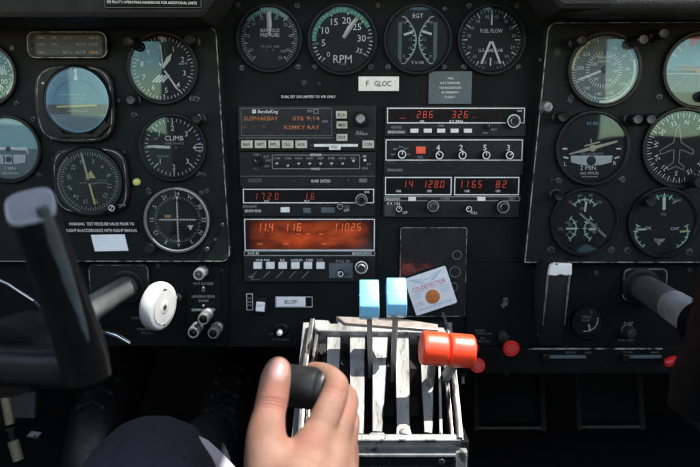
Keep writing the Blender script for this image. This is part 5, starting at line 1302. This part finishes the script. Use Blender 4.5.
b = MB(); pts = [PD(181, 458, .535), PD(183, 455, .535), PD(187, 456, .535), PD(189, 470, .53)]
b.tube(pts, .0012, 'trouser_navy', 8); b.build('pocket_seam', tr, origin=person['_o'])
# shoes on the pedals
for sx, sy in ((108, 402), (229, 405)):
    c = PD(sx, sy, 1.02); up = Vector((0, -.55, .83)); fw = Vector((0, .83, .55)); rt = Vector((1, 0, 0))
    b = MB(); sec = [(-.13, .030, .030), (-.10, .037, .045), (-.04, .040, .052), (.02, .044, .040), (.07, .048, .032), (.11, .044, .027), (.135, .030, .020), (.145, .010, .010)]
    b.tube([c+fw*a-up*(.052-hz) for a, hw, hz in sec], [(hz, hw) for a, hw, hz in sec], 'shoe_black', 24, sec=2.6, up=tuple(up)); sh = b.build('shoe', person, angle=70)
    b = MB()
    for k in range(4):
        a = -.045+.032*k; hgt = .05-.012*k; w_ = .030
        for s_ in (-1, 1): b.tube([c+fw*a+rt*(s_*w_*.62)+up*(hgt+.002), c+fw*(a+.001)+rt*(s_*w_*.48)+up*(hgt+.006)], .0034, 'lace_grey', 8)
        if k < 3: b.tube([c+fw*a-rt*(w_*.5)+up*(hgt+.004), c+fw*(a+.012)+up*(hgt+.002), c+fw*a+rt*(w_*.5)+up*(hgt+.004)], .0012, 'lace_grey', 6)
    b.build('lace', sh, origin=person['_o'])
# white cloth edge showing beside the knee
def d_(b):
    V = []; edge = [(188, 433), (197, 435), (208, 440), (218, 449), (227, 458), (237, 469), (246, 485)]
    base = [(182, 434), (190, 441), (199, 450), (206, 460), (212, 470), (216, 482), (220, 500)]
    n = len(edge)
    for i in range(n): V.append(PD(*edge[i], .60)); 
    for i in range(n): V.append(PD((edge[i][0]*.45+base[i][0]*.55), (edge[i][1]*.45+base[i][1]*.55), .585))
    for i in range(n): V.append(PD(*base[i], .588))
    for i in range(n): V.append(PD(base[i][0]-6, base[i][1]+8, .62))
    for i in range(n): V.append(PD(edge[i][0]-1, edge[i][1]+1.5, .606))
    Fs = [(r*n+i, r*n+i+1, (r+1)*n+i+1, (r+1)*n+i) for r in range(3) for i in range(n-1)]+[(i, i+1, 4*n+i+1, 4*n+i) for i in range(n-1)]+[(4*n+i, 4*n+i+1, 3*n+i+1, 3*n+i) for i in range(n-1)]
    b.add(V, Fs, 'cloth_white', True)
ob = single('cloth', 'white cloth with a soft edge beside the navy trouser knee', 'cloth', d_)
sd_ = ob.modifiers.new('soft', 'SUBSURF'); sd_.levels = 2; sd_.render_levels = 2

# ------------------------------------------------------------------ footwell
def pedal(px0, px1, py, dep, label):
    a = PD(px0, py, dep); c = PD(px1, py, dep); t = thing('rudder_pedal', tuple((a+c)/2), label, 'pedal', 'rudder pedals in the right footwell')
    b = MB(); b.tube([a, c], .0028, 'screw_metal', 12); b.build('bar', t)
    b = MB(); m = (a+c)/2; w = (c.x-a.x)/2; b.obox(m+Vector((0, .03, .075)), (w*.95, 0, 0), (0, .022, .07), (0, .004, -.0012), 'panel_dark'); b.build('plate', t, bevel=.002)
    for q in (a, c):
        b = MB(); b.tube([q-Vector((.003, 0, 0)), q+Vector((.003, 0, 0))], .0042, 'screw_metal', 14); b.build('end_cap', t)
    b = MB()
    for q in (a, c): b.tube([q, q+Vector((0, .06, .20))], .005, 'void_black', 10)
    b.build('arm', t)
pedal(476, 543, 428, .98, 'left one of the two right footwell pedals, nearest the quadrant')
pedal(579, 642, 427, .98, 'right footwell pedal farther from the quadrant, its bar dim')
def d_(b): b.tube([PD(5, 397, .80), PD(10, 424, .80)], .0052, 'brass_old', 14); b.tube([PD(10.5, 426, .80), PD(11, 430, .80)], .008, 'plastic_black', 14); b.tube([PD(13, 441, .79), PD(18.5, 460, .79)], .0062, 'brass_old', 14); b.tube([PD(10.5, 426, .80), PD(13, 441, .80)], .0042, 'plastic_black', 12)
single('brass_rod', 'old brass rod with a black collar in the dark left footwell', 'rod', d_)
def d_(b):
    c = PD(34, 434.5, .80); b.obox(c, (.006, 0, -.001), (.001, .003, .0012), (.001, -.0004, .0012), 'alu_grey'); b.obox(c+Vector((.002, .006, -.004)), (.004, 0, 0), (0, .006, 0), (0, 0, .003), 'plastic_black')
single('buckle', 'small bright metal buckle beside the brass rod', 'buckle', d_)
def d_(b): 
    c = PD(24, 404, 1.0); b.obox(c, (.018, 0, 0), (0, .004, .0), (0, .004, .018), 'earth_brown')
single('floor_fitting', 'dark reddish fitting on the left footwell wall', 'fitting', d_)

# ------------------------------------------------------------------ setting
def d_struct(name, draw):
    b = MB(); draw(b); return b.build(name, None, kind='structure')
d_struct('floor', lambda b: b.obox((0, -.75, -.53), (.738, 0, 0), (0, 1.44, 0), (0, 0, .02), 'carpet_black'))
d_struct('firewall', lambda b: b.obox((0, .705, -.1), (.738, 0, 0), (0, .015, 0), (0, 0, .46), 'void_black'))
def roof(b):  # unseen roof added to block the sun except through its openings
    x0, x1, y0, y1 = .306, .585, -.56, -.075; u0, u1, w0, w1 = .115, .232, -.25, -.083      # and a small invented opening that puts sun on the gear controls      # invented opening shaped to put sun on the quadrant and hand
    for (ax, bx, ay, by) in ((-.76, u0, -.72, .05), (u1, x0, -.72, .05), (u0, u1, -.72, w0), (u0, u1, w1, .05), (x1, .76, -.72, .05), (x0, x1, -.72, y0), (x0, x1, y1, .05)): b.obox(((ax+bx)/2, (ay+by)/2, .735), ((bx-ax)/2, 0, 0), (0, (by-ay)/2, 0), (0, 0, .015), 'panel_dark')
d_struct('sun_mask_roof', roof)
def side(sgn, y0, y1, z0):     # unseen cabin side, window openings placed for gauge reflections: (y from, y to)
    def f(b):
        x = sgn*.75
        b.obox((x, -.75, (z0-.56)/2), (.012, 0, 0), (0, 1.47, 0), (0, 0, (z0+.56)/2), 'cabin_grey')
        b.obox((x, -.75, .675), (.012, 0, 0), (0, 1.47, 0), (0, 0, .044), 'cabin_grey')
        ys = sorted([-2.22, .72, *y0, *y1])
        for k in range(0, len(ys), 2): b.obox((x, (ys[k]+ys[k+1])/2, (z0+.63)/2), (.0115, 0, 0), (0, (ys[k+1]-ys[k])/2, 0), (0, 0, (.63-z0)/2), 'cabin_grey')
    return f
d_struct('cabin_wall', side(-1, (-2.05, -.95), (-1.12, .05), .16))
d_struct('cabin_wall', side(1, (-1.34,), (.05,), .12))
def rear(b):  # unseen rear wall added to keep sky reflections off the centre dials
    b.obox((0, -2.215, .08), (.735, 0, 0), (0, .012, 0), (0, 0, .64), 'cabin_grey')
d_struct('sky_block_bulkhead', rear)
# glareshield: deck over the panel with padded lips over both side panels
t = thing('glareshield', (0, -.16, .26), 'black padded glareshield with lips over both side panels', 'glareshield')
b = MB(); b.obox((0, .335, .285), (.725, 0, 0), (0, .385, 0), (0, 0, .014), 'leather_black'); b.build('deck', t, bevel=.006)
def lip(px_in, py, sgn, h=.10):
    x_in, z = P(px_in, py, h); xo = sgn*.72; b = MB()
    o = ccw([(x_in, z+.004), (x_in+sgn*.004, z), (xo, z), (xo, .275), (x_in-sgn*.03, .275), (x_in-sgn*.02, z+.03)])
    b.plate(o, h-.060, h, 'leather_black', .006, True); return b.build('padded_lip', t)
lip(207, 18.5, -1); lip(556, 10, 1)
b = MB(); z = P(600, 21, .06)[1]; x = P(552, 20, .06)[0]; b.tube([(x, -.07, z+.012), (x+.02, -.085, z+.009), (x+.06, -.09, z+.010), (.72, -.09, z+.011)], [.008, .011, .012, .012], 'leather_black', 20); b.build('padded_roll', t)
x, z, w, hh = pb(104, -7, 202, 8.5, .1006)
b = MB(); o = rr(x, z, w, hh, .002); b.plate(o, .096, .1012, 'panel_dark', .0003); b.frame(inset(o, .0005), .0005, .1012, .1014, 'mark_faint'); 
a, c = P(152, 2.6, .101); k = mpp(152, 2.6, .101); b.text("SEE PILOT'S OPERATING HANDBOOK FOR ADDITIONAL LIMITS", a, c, 2.6*k, .1016, 'mark_white', rot=-.8, width=90*k); a, c = P(152, -2.2, .101); b.text('CRUISE POWER AND SINGLE ENGINE', a, c, 2.4*k, .1016, 'mark_white', rot=-.8, width=88*k)
b.build('placard', None, label="black placard with white handbook lettering on the glareshield lip", cat='placard', group=PL)

# ------------------------------------------------------------------ light, sky, camera
SV = Vector((-.42, .10, -.90)).normalized()        # direction the sunlight travels
sun = bpy.data.lights.new('sun', 'SUN'); sun.energy = 2.0; sun.angle = R(.55); sun.color = (1, .955, .88)
so = bpy.data.objects.new('sun', sun); COL.objects.link(so); so.rotation_euler = SV.to_track_quat('-Z', 'Y').to_euler(); so.location = (.5, -1, 3)
W = bpy.data.worlds.new('World'); S.world = W; W.use_nodes = True
wn = W.node_tree.nodes; bg = wn['Background']; sky = wn.new('ShaderNodeTexSky'); sky.sky_type = 'NISHITA'; sky.sun_disc = False
ts = -SV; sky.sun_elevation = math.asin(ts.z); sky.sun_rotation = math.atan2(ts.x, ts.y); sky.air_density = 1.0; sky.dust_density = .4
wb = wn.new('ShaderNodeMix'); wb.data_type = 'RGBA'; wb.blend_type = 'MULTIPLY'; wb.inputs[0].default_value = 1; wb.inputs[7].default_value = (1.18, .93, .70, 1)   # the camera's white balance was set for shade
W.node_tree.links.new(sky.outputs[0], wb.inputs[6]); W.node_tree.links.new(wb.outputs[2], bg.inputs[0]); bg.inputs[1].default_value = .15
cd = bpy.data.cameras.new('camera'); co = bpy.data.objects.new('camera', cd); COL.objects.link(co)
co.location = CAM; co.rotation_euler = (PI/2-PITCH, 0, 0); cd.sensor_width = 36; cd.lens = F/700*36; cd.clip_start = .02; cd.clip_end = 100
cd.dof.use_dof = True; cd.dof.focus_distance = .68; cd.dof.aperture_fstop = 5.6
S.camera = co
S.view_settings.view_transform = 'Standard'; S.view_settings.look = 'None'; S.view_settings.gamma = 1; S.view_settings.exposure = EXPOSURE
S.cycles.max_bounces = 8; S.cycles.transparent_max_bounces = 12; S.cycles.use_denoising = True; S.cycles.sample_clamp_indirect = 4
for o in S.objects:
    if '_o' in o: del o['_o']
